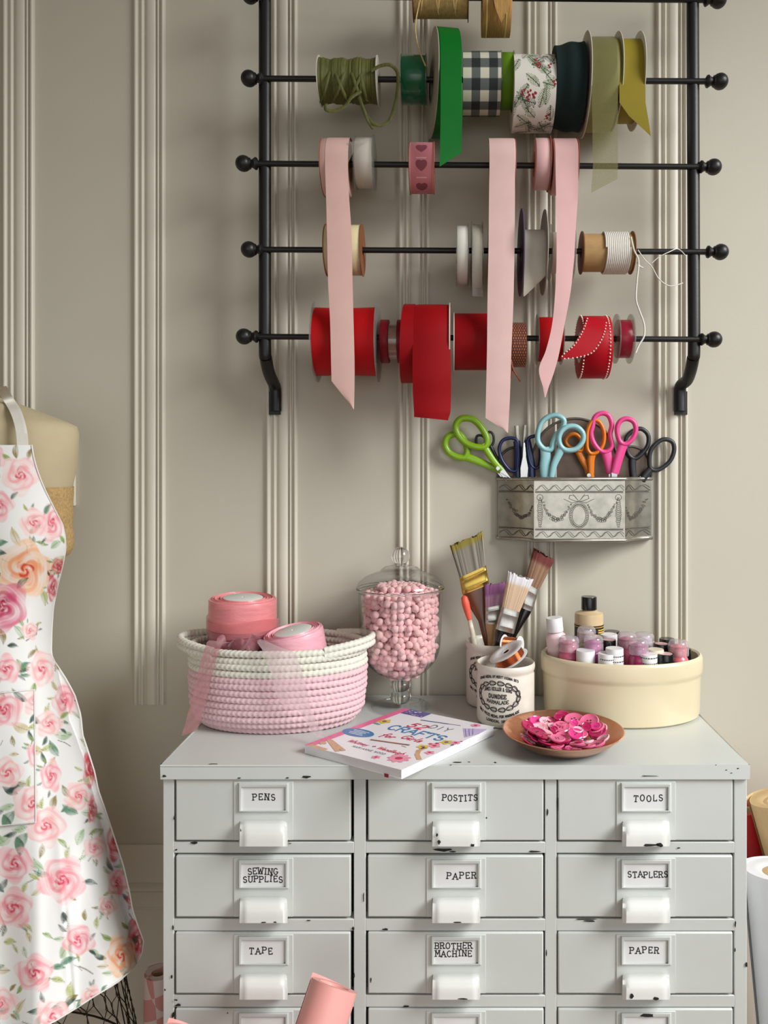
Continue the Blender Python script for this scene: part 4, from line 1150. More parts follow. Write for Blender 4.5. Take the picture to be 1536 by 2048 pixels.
scissors('snips', 'small black ring handled snips behind the lime scissors', S5, 1.296, M['sc_black'],
         [([(262, 240), (268, 205), (300, 205), (318, 240), (300, 268), (275, 268)], [(300, 264), (350, 330), (400, 410)], (0.0030, 0.0026)),
          ([(322, 215), (335, 182), (358, 195), (362, 235), (345, 266), (326, 250)], [(345, 262), (375, 320), (410, 410)], (0.0030, 0.0026))],
         (460, 500), None, 'snips', r=0.0022)
nv = scissors('scissors', 'navy blue handled scissors with a steel spring between grips', S3, 1.284, M['sc_navy'],
         [([(34, 310), (62, 246), (124, 226), (176, 246), (186, 330), (182, 430), (170, 490), (122, 486), (78, 440), (46, 380)], [(176, 250), (186, 350), (184, 450), (188, 560)], (0.0060, 0.0062)),
          ([(262, 250), (310, 212), (352, 222), (366, 300), (366, 400), (350, 462), (306, 462), (276, 400)], [(262, 240), (280, 340), (296, 450), (300, 560)], (0.0052, 0.0062))],
         (240, 820), None)
sp_ = MB().prism([S3(x, y, 1.276) for x, y in ((228, 262), (242, 262), (252, 380), (270, 470), (262, 556), (206, 556), (204, 470), (222, 380))], (0, 0.004, 0))
sp_.build('steel_spring', M['blade'], nv, bevel=0.0006)
scissors('scissors', 'pale aqua handled scissors, tallest at the front of the tin', S3, 1.266, M['sc_aqua'],
         [([(344, 210), (370, 112), (430, 56), (500, 44), (556, 82), (546, 146), (498, 200), (470, 260), (452, 318), (402, 318), (356, 272)], [(404, 300), (410, 380), (404, 460), (412, 570)], (0.0085, 0.0090)),
          ([(516, 226), (540, 168), (594, 134), (660, 138), (710, 188), (706, 258), (652, 316), (578, 326), (530, 290)], [(545, 300), (510, 370), (476, 450), (452, 570)], (0.0070, 0.0045))],
         (440, 830), None, r=0.0045, flat=1.35)
scissors('scissors', 'orange handled scissors between the aqua and pink pairs', S3, 1.279, M['sc_orange'],
         [([(572, 250), (604, 204), (660, 202), (706, 262), (700, 326), (646, 322), (592, 292)], [(664, 316), (706, 400), (744, 470), (770, 560)], (0.0062, 0.0052)),
          ([(752, 150), (790, 88), (842, 98), (880, 180), (872, 280), (826, 340), (776, 354), (744, 310), (742, 220)], [(790, 340), (776, 400), (776, 470), (776, 560)], (0.0068, 0.0048))],
         (780, 800), (752, 528), r=0.0035)
scissors('scissors', 'hot pink handled scissors standing right of the orange pair', S3, 1.272, M['sc_pink'],
         [([(786, 140), (806, 60), (862, 26), (918, 46), (944, 120), (930, 200), (944, 290), (902, 338), (846, 326), (796, 262), (776, 190)], [(896, 330), (916, 400), (930, 460), (944, 512)], (0.0086, 0.0090)),
          ([(986, 160), (1008, 96), (1062, 70), (1120, 96), (1138, 160), (1112, 232), (1056, 276), (1008, 252)], [(1040, 266), (1012, 350), (988, 430), (966, 512)], (0.0080, 0.0070))],
         (948, 800), None, r=0.0042, flat=1.3)
scissors('scissors', 'charcoal handled scissors at the tin right end, one loop overhanging', S3, 1.2965, M['sc_black'],
         [([(1062, 300), (1060, 226), (1110, 172), (1180, 152), (1236, 200), (1236, 282), (1190, 350), (1132, 392), (1084, 366)], [(1116, 384), (1112, 440), (1116, 500), (1124, 570)], (0.0062, 0.0050)),
          ([(1252, 352), (1290, 284), (1360, 238), (1430, 256), (1448, 316), (1426, 394), (1376, 450), (1308, 486), (1254, 466)], [(1272, 462), (1240, 500), (1216, 530), (1190, 570)], (0.0064, 0.0056))],
         (1130, 800), None, r=0.0038, flat=1.2)
tw = thing('tweezers', 'grey metal tweezers behind the navy scissors', 'tweezers', S3(215, 560, 1.294), G_SC)
for a, b in (((172, 128), (205, 560)), ((244, 122), (222, 560))):
    MB().tube([S3(*a, 1.294), S3((a[0] + b[0]) / 2 + (6 if a[0] < 200 else -4), (a[1] + b[1]) / 2, 1.294), S3(*b, 1.294), S3(b[0], 740, 1.294)], [0.0036, 0.0034, 0.0025, 0.002], 8, flat=0.3, hint=(0, 1, 0)).build('arm', M['pewter'], tw)

# ------------------------------------------------------------------ things on the cabinet top
def T(px, py, h=0.0):                      # point of the cabinet top (or h above it) seen at a pixel
    z = ZT + h
    D = (HC - z) * F / (py - CY)
    return P(px, py, D)
def zat(py, D): return HC - (py - CY) / F * D
def xat(px, D): return (px - CX) / F * D

# --- rope basket
M['rope_w'] = mat('white_cotton_rope', (222, 220, 208), 0.85, var=0.06, vscale=160, bump=0.45, bscale=700)
M['rope_p'] = mat('pink_cotton_rope', (224, 190, 196), 0.85, var=0.08, vscale=160, bump=0.45, bscale=700)
DBK = 1.178
bx, by = xat(557, DBK), DBK + YC
bk = thing('rope_basket', 'white and pink coiled rope basket holding rolls of pink organza', 'basket', (bx, by, ZT))
def rope(mb, path, r, closed=True, strands=3, twist=0.0078, nphi=16):
    """twisted cord swept along a path"""
    n = len(path); acc = 0; vs = []
    prev = path[0]
    for i in range(n):
        p = path[i]
        acc += (p - prev).length; prev = p
        a = path[(i + 1) % n] if closed else path[min(i + 1, n - 1)]
        b = path[i - 1] if closed else path[max(i - 1, 0)]
        d = (a - b).normalized()
        u = Vector((0, 0, 1)) - d * d.z; u.normalize(); w_ = d.cross(u)
        for k in range(nphi):
            f = 2 * math.pi * k / nphi
            g_ = abs((f - 1.5 * math.pi + math.pi) % (2 * math.pi) - math.pi)
            rr = r * (1 + 0.09 * math.cos(2 * math.pi * acc / twist + 2.6 * g_))
            vs.append(p + u * (rr * math.cos(f)) + w_ * (rr * math.sin(f)))
    fs = []
    for i in range(n if closed else n - 1):
        A, B = i * nphi, ((i + 1) % n) * nphi
        fs += [(A + k, A + (k + 1) % nphi, B + (k + 1) % nphi, B + k) for k in range(nphi)]
    if not closed: fs += [tuple(range(nphi)), tuple((n - 1) * nphi + k for k in reversed(range(nphi)))]
    mb.add(vs, fs)
rrope = 0.0050; NR = 13; hstep = 0.00925
brd = random.Random(3)
rows_p, rows_w = MB(), MB()
rad = []
for k in range(NR):
    t = k / (NR - 1)
    a = 0.1235 + 0.006 * t - 0.010 * max(0, (1 - k / 2)) ** 1.5 + 0.004 * math.sin(math.pi * t)
    b = 0.0770 + 0.003 * t - 0.010 * max(0, (1 - k / 2)) ** 1.5 + 0.004 * math.sin(math.pi * t)
    rad.append((a, b))
    ph = brd.uniform(0, 6)
    path = [Vector((bx + (a + 0.0006 * math.sin(3 * f + ph)) * math.cos(f), by + (b + 0.0006 * math.sin(2 * f + ph)) * math.sin(f), ZT + 0.0060 + k * hstep + 0.0008 * math.sin(2 * f + ph))) for f in [2 * math.pi * i / 640 for i in range(640)]]
    rope(rows_w if k >= NR - 4 else rows_p, path, rrope)
ZR = ZT + 0.0052 + (NR - 1) * hstep
rows_p.build('pink_coils', M['rope_p'], bk, weld=False, angle=70)
rows_w.build('white_coils', M['rope_w'], bk, weld=False, angle=70)
MB().lathe([(0, 0.002), (0.112, 0.002), (0.112, 0.0055), (0, 0.0055)], (bx, by, ZT), (0, 0, 1), 64, sx=1.0, sy=0.62, hint=(1, 0, 0)).build('bottom', M['rope_p'], bk)
for sd in (-1, 1):
    hb = MB()
    for j in range(2):
        a, b = rad[-1]
        path = []
        for i in range(141):
            f = R(-52 + 104 * i / 140)
            k = math.cos(f / R(52) * math.pi / 2) ** 0.8
            path.append(Vector((bx + sd * ((a + 0.002) * math.cos(f) + (0.0165 if sd < 0 else 0.0120) * k), by + (b + 0.001) * math.sin(f), ZR + 0.0005 + (0.003 + 0.008 * k) - 0.0090 * j)))
        rope(hb, path, rrope * 0.98, closed=False)
    hb.build('handle', M['rope_w'], bk, weld=False, angle=70)

# --- organza rolls in the basket
M['org_coral'] = mat('coral_organza_wound', (226, 136, 140), 0.38, var=0.10, vscale=50, bump=0.35, bscale=260, stretch=(1, 1, 6), coat=0.2)
M['org_pink'] = mat('pink_organza_wound', (236, 172, 186), 0.38, var=0.08, vscale=60, bump=0.35, bscale=260, stretch=(1, 1, 6), coat=0.2)
M['org_mauve'] = mat('mauve_organza_wound', (150, 84, 98), 0.4, var=0.16, vscale=50, bump=0.4, bscale=200, coat=0.2)
M['hub'] = mat('white_hub', (214, 216, 212), 0.4, var=0.03)
M['sheer_coral'] = mat_sheer('coral_organza', (224, 142, 146), 0.55)
M['sheer_mauve'] = mat_sheer('mauve_organza', (196, 136, 142), 0.62)
M['sheer_pinkw'] = mat_sheer('pale_pink_organza', (240, 214, 222), 0.50)
def org_roll(label, c, axis, r, h, hub, m, lower=None):
    root = thing('organza_roll', label, 'ribbon roll', Vector(c) - Vector(axis).normalized() * h, 'organza rolls in the rope basket')
    a = Vector(axis).normalized()
    o = Vector(c)
    prof = [(hub, 0.0)]
    nl = 7
    for i in range(nl):
        r0 = hub + (r - 0.002 - hub) * i / nl; r1 = hub + (r - 0.002 - hub) * (i + 1) / nl
        prof += [(r0 + 0.0004, -0.0012 + 0.001 * math.sin(i * 2.1)), ((r0 + r1) / 2, 0.0006 + 0.0012 * math.sin(i * 1.7)), (r1 - 0.0003, -0.001)]
    prof += [(r - 0.0010, -0.0006), (r, -0.003)]
    for i in range(1, 9):
        prof.append((r * (1 - 0.004 * (i % 2)), -0.003 - (h - 0.003) * i / 8))
    prof += [(hub, -h)]
    MB().lathe(prof, o, a, 72).build('wound_ribbon', m, root, angle=60)
    MB().lathe([(0.0018, 0.0006), (0.0022, 0.0018), (hub - 0.001, 0.0022), (hub + 0.001, 0.001), (hub, -0.004), (0.0018, -0.004), (0.0018, 0.0006)], o, a, 48).build('hub', M['hub'], root, angle=50)
    return root
D1 = 1.192
c1 = Vector((xat(486, D1), D1 + YC, zat(1196, D1)))
ro1 = org_roll('coral organza roll on top of the stack at the basket back', c1, (0.03, -0.03, 1), 0.0512, 0.044, 0.029, M['org_coral'])
c1b = c1 - Vector((0.0015, -0.0015, 0.046))
ro1b = org_roll('mauve organza roll under the coral one, loosely wrapped', c1b, (0, 0, 1), 0.0515, 0.115, 0.029, M['org_mauve'])
g = []
for i in range(41):                         # loose coral turn round the lower half
    f = R(-190 + 260 * i / 40)
    rr = 0.0545 + 0.0015 * math.sin(3 * f)
    top_ = c1b.z + 0.018 - 0.010 * (i / 40) ** 3 - 0.003 * math.sin(2.2 * f)
    g.append([Vector((c1b.x + rr * math.cos(f), c1b.y + rr * math.sin(f), top_ - 0.022 * k / 4 - 0.004 * (i / 40) * k / 4)) for k in range(5)])
MB().sheet(g, 0).build('loose_turn', M['sheer_coral'], ro1b, angle=80)
D2 = 1.147
c2 = Vector((xat(586, D2), D2 + YC, zat(1262, D2)))
ro2 = org_roll('light pink organza roll tilted at the basket front', c2, (-0.17, -0.10, 1), 0.0445, 0.060, 0.027, M['org_pink'])
MB().lathe([(0, 0), (0.0435, 0), (0.0435, 0.05), (0, 0.05)], c2 - Vector((-0.17, -0.10, 1)).normalized() * 0.113, (-0.17, -0.10, 1), 48).build('wound_ribbon', M['org_pink'], ro2)
# crumpled mauve ribbon between the rolls
g = []
cr_ = random.Random(9)
for i in range(15):
    t = i / 14
    p = P(432 + 96 * t, 1283 + 6 * math.sin(5 * t), 1.117 + 0.01 * math.sin(9 * t))
    g.append([p + Vector((cr_.uniform(-.002, .002), 0.012 * math.sin(k * 1.9 + i) + k * 0.004, -0.006 * k + 0.008 * math.sin(i * 1.3 + k) + 0.004)) for k in range(6)])
ml = MB().sheet(g, 0).build('crumpled_ribbon', M['sheer_mauve'], ro1b, subsurf=1, angle=80)
def tailstrip(root, rows, m, name, cols=6, nsub=6, bow=0.0, crinkle=0.0):
    A = [P(a, b, D) for a, b, c, d, D in rows]; B = [P(c, d, D) for a, b, c, d, D in rows]
    L, Q = catmull(A, nsub), catmull(B, nsub)
    g = []
    for i, (p, q) in enumerate(zip(L, Q)):
        g.append([p.lerp(q, k / cols) + Vector((0, -bow * math.sin(math.pi * k / cols) + crinkle * math.sin(i * 1.1 + k * 1.7), 0)) for k in range(cols + 1)])
    return MB().sheet(g, 0).build(name, m, root, angle=80)
tailstrip(ro1b, [(452, 1288, 478, 1284, 1.124), (420, 1281, 452, 1286, 1.098), (411, 1292, 443, 1292, 1.074), (402, 1320, 432, 1324, 1.072), (394, 1360, 420, 1370, 1.072), (382, 1405, 408, 1414, 1.070), (370, 1448, 398, 1450, 1.068), (363, 1472, 392, 1462, 1.066)], M['sheer_mauve'], 'ribbon_tail', crinkle=0.0008)
tailstrip(ro2, [(514, 1281, 522, 1278, 1.109), (516, 1288, 560, 1294, 1.098), (522, 1296, 590, 1306, 1.078), (532, 1316, 596, 1318, 1.074), (544, 1352, 606, 1352, 1.072), (556, 1398, 616, 1392, 1.071), (578, 1416, 622, 1420, 1.071), (604, 1428, 630, 1440, 1.070), (622, 1462, 641, 1458, 1.069), (632, 1474, 648, 1476, 1.059)], M['sheer_pinkw'], 'ribbon_tail', crinkle=0.0008)

# --- glass apothecary jar full of pom-poms
M['glass_thin'] = mat_thin_glass('jar_glass', (250, 252, 252), 0.95, 0.42, 0.01)
M['glass_foot'] = mat_thin_glass('foot_glass', (252, 253, 253), 0.95, 0.20, 0.01)
M['glass_solid'] = mat_glass('solid_glass', (252, 254, 254), 1.45)
DJ = 1.236
jx, jy = xat(801, DJ), DJ + YC
def zj(py): return zat(py, DJ)
def rj(n): return n / F * DJ
jar = thing('glass_jar', 'clear footed glass apothecary jar full of pink pom-poms', 'jar', (jx, jy, ZT))
o = Vector((jx, jy, 0))
zr = zj(1184)
bowl_out = [(rj(83), zr), (rj(83.5), zj(1195)), (rj(82.5), zj(1240)), (rj(81), zj(1280))]
for a in range(5, 91, 8):
    bowl_out.append((rj(80) * math.cos(R(a)), zj(1285) - (zj(1285) - zj(1357)) * math.sin(R(a))))
bowl_out[-1] = (0, bowl_out[-1][1])
MB().lathe(bowl_out, o, (0, 0, 1), 72).build('bowl', M['glass_thin'], jar, angle=60)
ft = [(0, ZT + 0.0005), (rj(58), ZT + 0.0005), (rj(59), ZT + 0.0022), (rj(57), ZT + 0.004), (rj(40), ZT + 0.0058), (rj(24), ZT + 0.0080), (rj(16), ZT + 0.011), (0, ZT + 0.0112)]
MB().lathe(ft, o, (0, 0, 1), 64).build('foot', M['glass_foot'], jar, angle=60)
st = MB()
prof = []
for cz, rr in ((zj(1393), rj(21)), (zj(1369.5), rj(20))):
    for a in range(-72, 73, 12):
        prof.append((rr * math.cos(R(a)), cz + rr * 0.72 * math.sin(R(a))))
prof = [(0, prof[0][1])] + prof + [(0, prof[-1][1])]
st.lathe(prof, o, (0, 0, 1), 40); st.build('stem', M['glass_solid'], jar, angle=60)
lid_o = [(rj(86), zj(1178)), (rj(87.5), zj(1173)), (rj(84), zj(1165)), (rj(70), zj(1153)), (rj(52), zj(1146)), (rj(41), zj(1143)), (rj(39), zj(1139)), (rj(33), zj(1134)), (rj(20), zj(1131)), (0, zj(1130))]
MB().lathe(lid_o, o, (0, 0, 1), 72).build('lid', M['glass_thin'], jar, angle=60)
MB().lathe([(rj(84), zj(1180)), (rj(87.5), zj(1178.5)), (rj(88.5), zj(1176)), (rj(87.5), zj(1174)), (rj(85), zj(1175)), (rj(84), zj(1180))], o, (0, 0, 1), 72).build('lid_rim', M['glass_solid'], jar, angle=70)
kn = [(0, zj(1131.5)), (rj(10), zj(1131))] + [(rj(18.5) * math.cos(R(a)), zj(1112) + rj(18.5) * math.sin(R(a))) for a in range(-58, 91, 12)]
kn[-1] = (0, zj(1093.5))
MB().lathe(kn, o, (0, 0, 1), 40).build('knob', M['glass_solid'], jar, angle=60)
M['pom'] = mat('pink_pompom_felt', (250, 196, 198), 0.9, var=0.05, vscale=220, bump=0.5, bscale=900, sheen=0.4, sss=0.15)
prd = random.Random(21)
def pom_mesh(seed):
    bm = bmesh.new(); bmesh.ops.create_icosphere(bm, subdivisions=3, radius=0.0060)
    for v in bm.verts:
        n_ = noise.noise(v.co * 420 + Vector((seed * 7, 0, 0)))
        n2 = noise.noise(v.co * 170 + Vector((0, seed * 5, 0)))
        v.co *= 1 + 0.07 * n_ + 0.14 * n2
    me = bpy.data.meshes.new('pom_pom'); bm.to_mesh(me); bm.free()
    me.materials.append(M['pom'])
    me.polygons.foreach_set('use_smooth', [True] * len(me.polygons))
    return me
pms = [pom_mesh(k) for k in range(4)]
def bowl_r(z):
    zb_ = zj(1285)
    if z >= zb_: return rj(80)
    q = (zb_ - z) / (zb_ - zj(1357))
    return rj(80) * math.sqrt(max(0, 1 - q * q))
cand = []
s_ = 0.0113
zk = zj(1357) + 0.008; layer = 0
while zk < zj(1166):
    rl = bowl_r(zk) - 0.0064
    top_lim = zj(1186)
    if zk > top_lim: rl = min(rl, rj(84) * (1.0 - 0.55 * ((zk - top_lim) / (zj(1166) - top_lim))) - 0.008)
    n_ = int(2 * rl / s_) + 2
    for a in range(-n_, n_ + 1):
        for b in range(-n_, n_ + 1):
            x = (a + 0.5 * (b % 2) + (layer % 2) * 0.5) * s_ + prd.uniform(-1, 1) * 0.0020; y = b * s_ * 0.87 + (layer % 2) * s_ * 0.29 + prd.uniform(-1, 1) * 0.0020
            z = zk + prd.uniform(-1, 1) * 0.0020
            q = math.hypot(x, y)
            if q <= rl: cand.append((x, y, z, q / max(rl, 1e-4)))
    zk += s_ * 0.82; layer += 1
# those nearest to the viewer's side of the wall are the ones that show
def vis(c):
    x, y, z, q = c
    depth = math.sqrt(max(0, (bowl_r(z) - 0.006) ** 2 - x * x)) + y       # distance behind the front wall
    if z > zj(1196): depth = min(depth, 0.004 + (zj(1172) - z) * 0.5 + 0.2 * (y + 0.06))
    return depth
cand.sort(key=vis)
shown, rest = cand[:298], cand[298:]
protos = {}
for i, (x, y, z, q) in enumerate(shown):
    v = i % 4
    if v not in protos:
        p = bpy.data.objects.new('pom_pom', pms[v])
        tag(p, 'small pink felt pom-pom inside the footed glass jar', 'pom-pom', 'pink pom-poms in the glass jar')
        protos[v] = p
    else: p = protos[v].copy()
    COL.objects.link(p)
    p.location = (jx + x, jy + y, z)
    p.rotation_euler = (prd.uniform(0, 6), prd.uniform(0, 6), prd.uniform(0, 6))
    k = prd.uniform(0.86, 1.06); p.scale = (k, k, k * prd.uniform(0.85, 1))
mb = MB()
for x, y, z, q in rest: mb.sphere((jx + x, jy + y, z), 0.0058, 10)
pr_ = mb.build('pom_poms', M['pom'], loc=(jx, jy, ZT + 0.04), weld=False)
tag(pr_, 'mass of pink pom-poms filling the middle of the glass jar', 'pom-poms', kind='stuff')

# --- two printed stoneware jars
M['stone'] = mat('cream_stoneware', (222, 214, 202), 0.38, var=0.05, vscale=60, bump=0.05, bscale=60, coat=0.3)
M['transfer'] = mat('black_transfer_print', (46, 40, 40), 0.6, var=0.4, vscale=350)
def stone_jar(label, px, D, rpx, top_py, turn, group='printed stoneware jars'):
    r = rpx / F * D
    c = Vector((xat(px, D), D + YC, ZT))
    h = zat(top_py, D) - ZT
    root = thing('stoneware_jar', label, 'jar', c, group)
    prof = [(0, 0.0006), (r * 0.90, 0.0006), (r * 0.96, 0.003), (r * 0.975, 0.008), (r * 0.975, h - 0.017), (r * 0.955, h - 0.0145), (r * 0.955, h - 0.0125), (r * 0.985, h - 0.010), (r, h - 0.006), (r * 0.99, h - 0.002), (r * 0.955, h), (r * 0.90, h - 0.002), (r * 0.88, h - 0.008), (r * 0.87, 0.006), (0, 0.005)]
    MB().lathe(prof, c, (0, 0, 1), 72).build('pot', M['stone'], root, angle=50)
    # transfer label: x, y in millimetres around the middle of the printed oval
    pm = MB()
    rs = r * 0.975 + 0.00025
    zc_ = ZT + h * 0.57
    def mp(x, y):
        a = R(turn) + x / 1000 / rs
        return Vector((c.x + rs * math.sin(a), c.y - rs * math.cos(a), zc_ + y / 1000))
    def text(s, hgt, y0, rx=None, w=0.9, up=True, gap=1.0, depth=None, width=None):
        ls = lettering(s, hgt, gap=gap)
        if width:
            k_ = width / 2 / max(abs(x) for l in ls for x, y in l)
            ls = [[(x * k_, y) for x, y in l] for l in ls]
        if depth is not None:      # bend the baseline on an arc: y = y0 + depth * (1 - (x/rx)^2)
            ls = [[(x, y + y0 + depth * (1 - (x / rx) ** 2)) for x, y in l] for l in ls]
        else:
            ls = [[(x, y + y0) for x, y in l] for l in ls]
        ink(pm, ls, w, mp, step=2.0)
    text('GRAND MEDAL OF MERIT VIENNA 1873', 3.4, 16.0, 34, 0.75, depth=8.0, width=64)
    text('JAMES KEILLER & SONS', 4.8, 0.8, 26, 0.85, depth=4.6, width=44)
    text('DUNDEE', 5.6, -6.2, None, 1.4, gap=1.6, width=27)
    text('MARMALADE', 5.0, -11.4, 26, 0.95, depth=-3.2, width=34)
    text('ONLY PRIZE MEDAL FOR MARMALADE', 3.6, -25.5, 36, 0.85, depth=-9.0, width=66)
    text('LONDON, 1862', 3.4, -39.5, 20, 0.9, depth=-2.0, width=36)
    for k in range(16):              # scroll border of looped ribbons
        a = R(360 * k / 16 + 12)
        ex, ey = 32.5 * math.cos(a), -3.5 + 19.6 * math.sin(a)
        ta = math.atan2(19.6 * math.cos(a), -32.5 * math.sin(a))
        for s_, w_ in ((1.0, 0.65), (0.66, 0.8), (0.33, 0.6)):
            pts = []
            for i in range(17):
                f = 2 * math.pi * i / 16
                lx, ly = 5.6 * math.cos(f), 3.6 * s_ * math.sin(f) * (1 + 0.35 * math.cos(f))
                pts.append((ex + lx * math.cos(ta) - ly * math.sin(ta), ey + lx * math.sin(ta) + ly * math.cos(ta)))
            ink(pm, [pts], w_, mp)
        ink(pm, [[(ex + 5 * math.cos(ta + 0.6 * q), ey + 5 * math.sin(ta + 0.6 * q)) for q in (-1, 0, 1)]], 1.1, mp)
    pm.build('printed_label', M['transfer'], root, weld=False)
    return root, c, r, h
DJ1, DJ2 = 1.263, 1.173
jr, jc, jr_r, jr_h = stone_jar('taller printed stoneware jar at the back, holding paint brushes', 986, DJ1, 55, 1280, -16)
jf, fc, jf_r, jf_h = stone_jar('printed stoneware jar at the front topped with copper wire spools', 1011, DJ2, 59, 1322, -20)

# --- paint brushes
G_BR = 'paint brushes in the rear stoneware jar'
M['brass'] = mat('brass_ferrule', (196, 166, 84), 0.25, metal=0.9, var=0.10, vscale=40)
M['silver'] = mat('tin_ferrule', (188, 186, 180), 0.28, metal=0.85, var=0.18, vscale=70)
M['wood_brown'] = mat('stained_wood', (110, 60, 36), 0.35, var=0.2, vscale=30, coat=0.4)
M['wood_tan'] = mat('tan_wood', (186, 146, 100), 0.5, var=0.15, vscale=40)
M['black_wood'] = mat('black_lacquer', (20, 18, 18), 0.22, var=0.1, coat=0.5)
M['bristle'] = mat_attr('bristles', 0.7, 0.0, 0.5, 1600)
def B2(x, y, D): return P(880 + 0.2099 * x, 1050 + 0.2099 * y, D)
def brush(label, D, tipL, tipR, fL, fR, bL, bR, end, mf_, mh, base, tipc, streak, thick=0.013, tipfrac=0.25, neck=0.4, seed=1):
    """tip edge, ferrule top edge, ferrule bottom edge: left and right pixels"""
    pt = lambda q: B2(q[0], q[1], D)
    E = Vector(end)
    root = thing('paint_brush', label, 'paint brush', E, G_BR)
    tl, tr, al, ar, dl, dr_ = [pt(q) for q in (tipL, tipR, fL, fR, bL, bR)]
    rs = np.random.RandomState(seed)
    nu, nv = 96, 26
    U = np.linspace(0, 2 * math.pi, nu, endpoint=False); V = np.linspace(0, 1, nv)
    su = np.sign(np.cos(U)) * np.abs(np.cos(U)) ** 0.55; sv = np.sign(np.sin(U)) * np.abs(np.sin(U)) ** 0.55
    jit = rs.uniform(-1, 1, nu); jit2 = rs.uniform(-1, 1, nu)
    ax = ((tl + tr) / 2 - (al + ar) / 2)
    XYZ = np.zeros((nv, nu, 3)); cols = np.zeros((nv, nu, 3))
    strk = rs.uniform(0, 1, nu)
    for i, v in enumerate(V):
        lft = np.array(al.lerp(tl, v)); rgt = np.array(ar.lerp(tr, v))
        mid, half = (lft + rgt) / 2, (rgt - lft) / 2
        th = thick / 2 * (1 - 0.55 * v ** 2)
        wig = 1 + 0.05 * jit * v
        p = mid[None, :] + half[None, :] * (su * wig)[:, None]
        p[:, 1] += th * sv * (1 + 0.10 * jit2)
        p += np.array(ax)[None, :] * (0.05 * jit * v ** 3)[:, None]
        XYZ[i] = p
        k = np.clip((v - (1 - tipfrac)) / 0.12 + 0.25 * jit, 0, 1)[:, None]
        c = np.array(lin(base))[None, :] * (1 - strk[:, None]) + np.array(lin(streak))[None, :] * strk[:, None]
        cols[i] = c * (1 - k) + np.array(lin(tipc))[None, :] * k * (0.75 + 0.35 * strk[:, None])
    # close the tip
    mid = XYZ[-1].mean(0)
    cap = mid[None, :] + (XYZ[-1] - mid[None, :]) * np.array([1.0, 0.05, 1.0])[None, :] * 0.92
    XYZ = np.concatenate([XYZ, cap[None]], 0); cols = np.concatenate([cols, cols[-1:]], 0)
    o_ = np_grid('bristles', XYZ, M['bristle'], root, wrap=True)
    paint(o_, cols.reshape(-1, 3))
    # ferrule: rounded rectangular sleeve with two crimped lines
    fm = MB()
    nb = 28
    rows = []
    for v in (-0.02, 0.0, 0.18, 0.20, 0.24, 0.26, 0.74, 0.76, 0.80, 0.82, 1.0):
        l_, r_ = al.lerp(dl, v), ar.lerp(dr_, v); mid = (l_ + r_) / 2; half = (r_ - l_) / 2
        k = 1.05 if v in (0.20, 0.24, 0.76, 0.80) else 1.0
        rows.append([mid + half * (math.copysign(abs(math.cos(f)) ** 0.5, math.cos(f)) * 1.02) + Vector((0, thick / 2 * 1.08 * k * math.copysign(abs(math.sin(f)) ** 0.5, math.sin(f)), 0)) for f in [2 * math.pi * q / nb for q in range(nb)]])
    vs = [p for r_ in rows for p in r_]
    fm.add(vs, [(i * nb + q, i * nb + (q + 1) % nb, (i + 1) * nb + (q + 1) % nb, (i + 1) * nb + q) for i in range(len(rows) - 1) for q in range(nb)])
    fm.build('ferrule', mf_, root, angle=50)
    # handle: shoulders, neck, then a tapering stick down into the jar
    hm = MB(); hr = []
    b0 = (dl + dr_) / 2; half0 = (dr_ - dl) / 2; up0 = ((al + ar) / 2 - b0) * 0.2
    for v, wf, tf in ((-0.05, 0.97, 0.95), (0.0, 0.97, 1.0), (0.06, 0.92, 1.05), (0.16, 0.66, 1.1), (0.28, neck, 1.1), (0.5, neck * 0.85, 1.0), (0.75, neck * 0.8, 0.95), (0.95, neck * 0.75, 0.85), (1.0, neck * 0.4, 0.4)):
        mid = (b0 + up0 * 0).lerp(E, v) if v >= 0 else b0 + up0
        hr.append([mid + half0 * (wf * math.cos(f)) + Vector((0, thick / 2 * tf * math.sin(f), 0)) for f in [2 * math.pi * q / nb for q in range(nb)]])
    vs = [p for r_ in hr for p in r_]
    hm.add(vs, [(i * nb + q, i * nb + (q + 1) % nb, (i + 1) * nb + (q + 1) % nb, (i + 1) * nb + q) for i in range(len(hr) - 1) for q in range(nb)] + [tuple((len(hr) - 1) * nb + q for q in range(nb))])
    hm.build('handle', mh, root, angle=60)
    return root
jb = lambda dx, dy: Vector((jc.x + dx, jc.y + dy, ZT + 0.007))
brush('broad brush with yellow tipped grey bristles and brass ferrule', 1.272, (98, 205), (402, 70), (186, 500), (436, 386), (216, 660), (466, 560), jb(0.012, 0.004), M['brass'], M['wood_brown'], (92, 84, 74), (146, 130, 52), (160, 154, 140), tipfrac=0.26, seed=3, neck=0.34)
brush('short brush with purple stained bristles and tan handle', 1.258, (424, 572), (642, 546), (430, 786), (604, 752), (430, 936), (548, 936), jb(-0.004, -0.004), M['silver'], M['wood_tan'], (196, 160, 172), (160, 98, 150), (170, 112, 156), tipfrac=0.55, seed=5, neck=0.55)
brush('brush with white paint tip, silver ferrule and black handle', 1.232, (650, 452), (884, 530), (588, 780), (756, 830), (532, 985), (702, 1032), jb(-0.026, -0.010), M['silver'], M['black_wood'], (206, 170, 140), (236, 232, 236), (224, 196, 168), tipfrac=0.30, seed=7, neck=0.5)
brush('brush with red brown bristles leaning right above the jar', 1.272, (892, 230), (1086, 340), (808, 545), (940, 622), (772, 782), (876, 822), jb(-0.012, 0.014), M['silver'], M['black_wood'], (128, 92, 72), (120, 52, 46), (170, 134, 104), tipfrac=0.35, seed=9, neck=0.45)
rb = thing('paint_brush', 'thin round brush with orange red tip at the jar left rim', 'paint brush', jb(0.006, -0.018), G_BR)
M['red_tip'] = mat('orange_red_rubber', (226, 92, 70), 0.5, var=0.12, vscale=60)
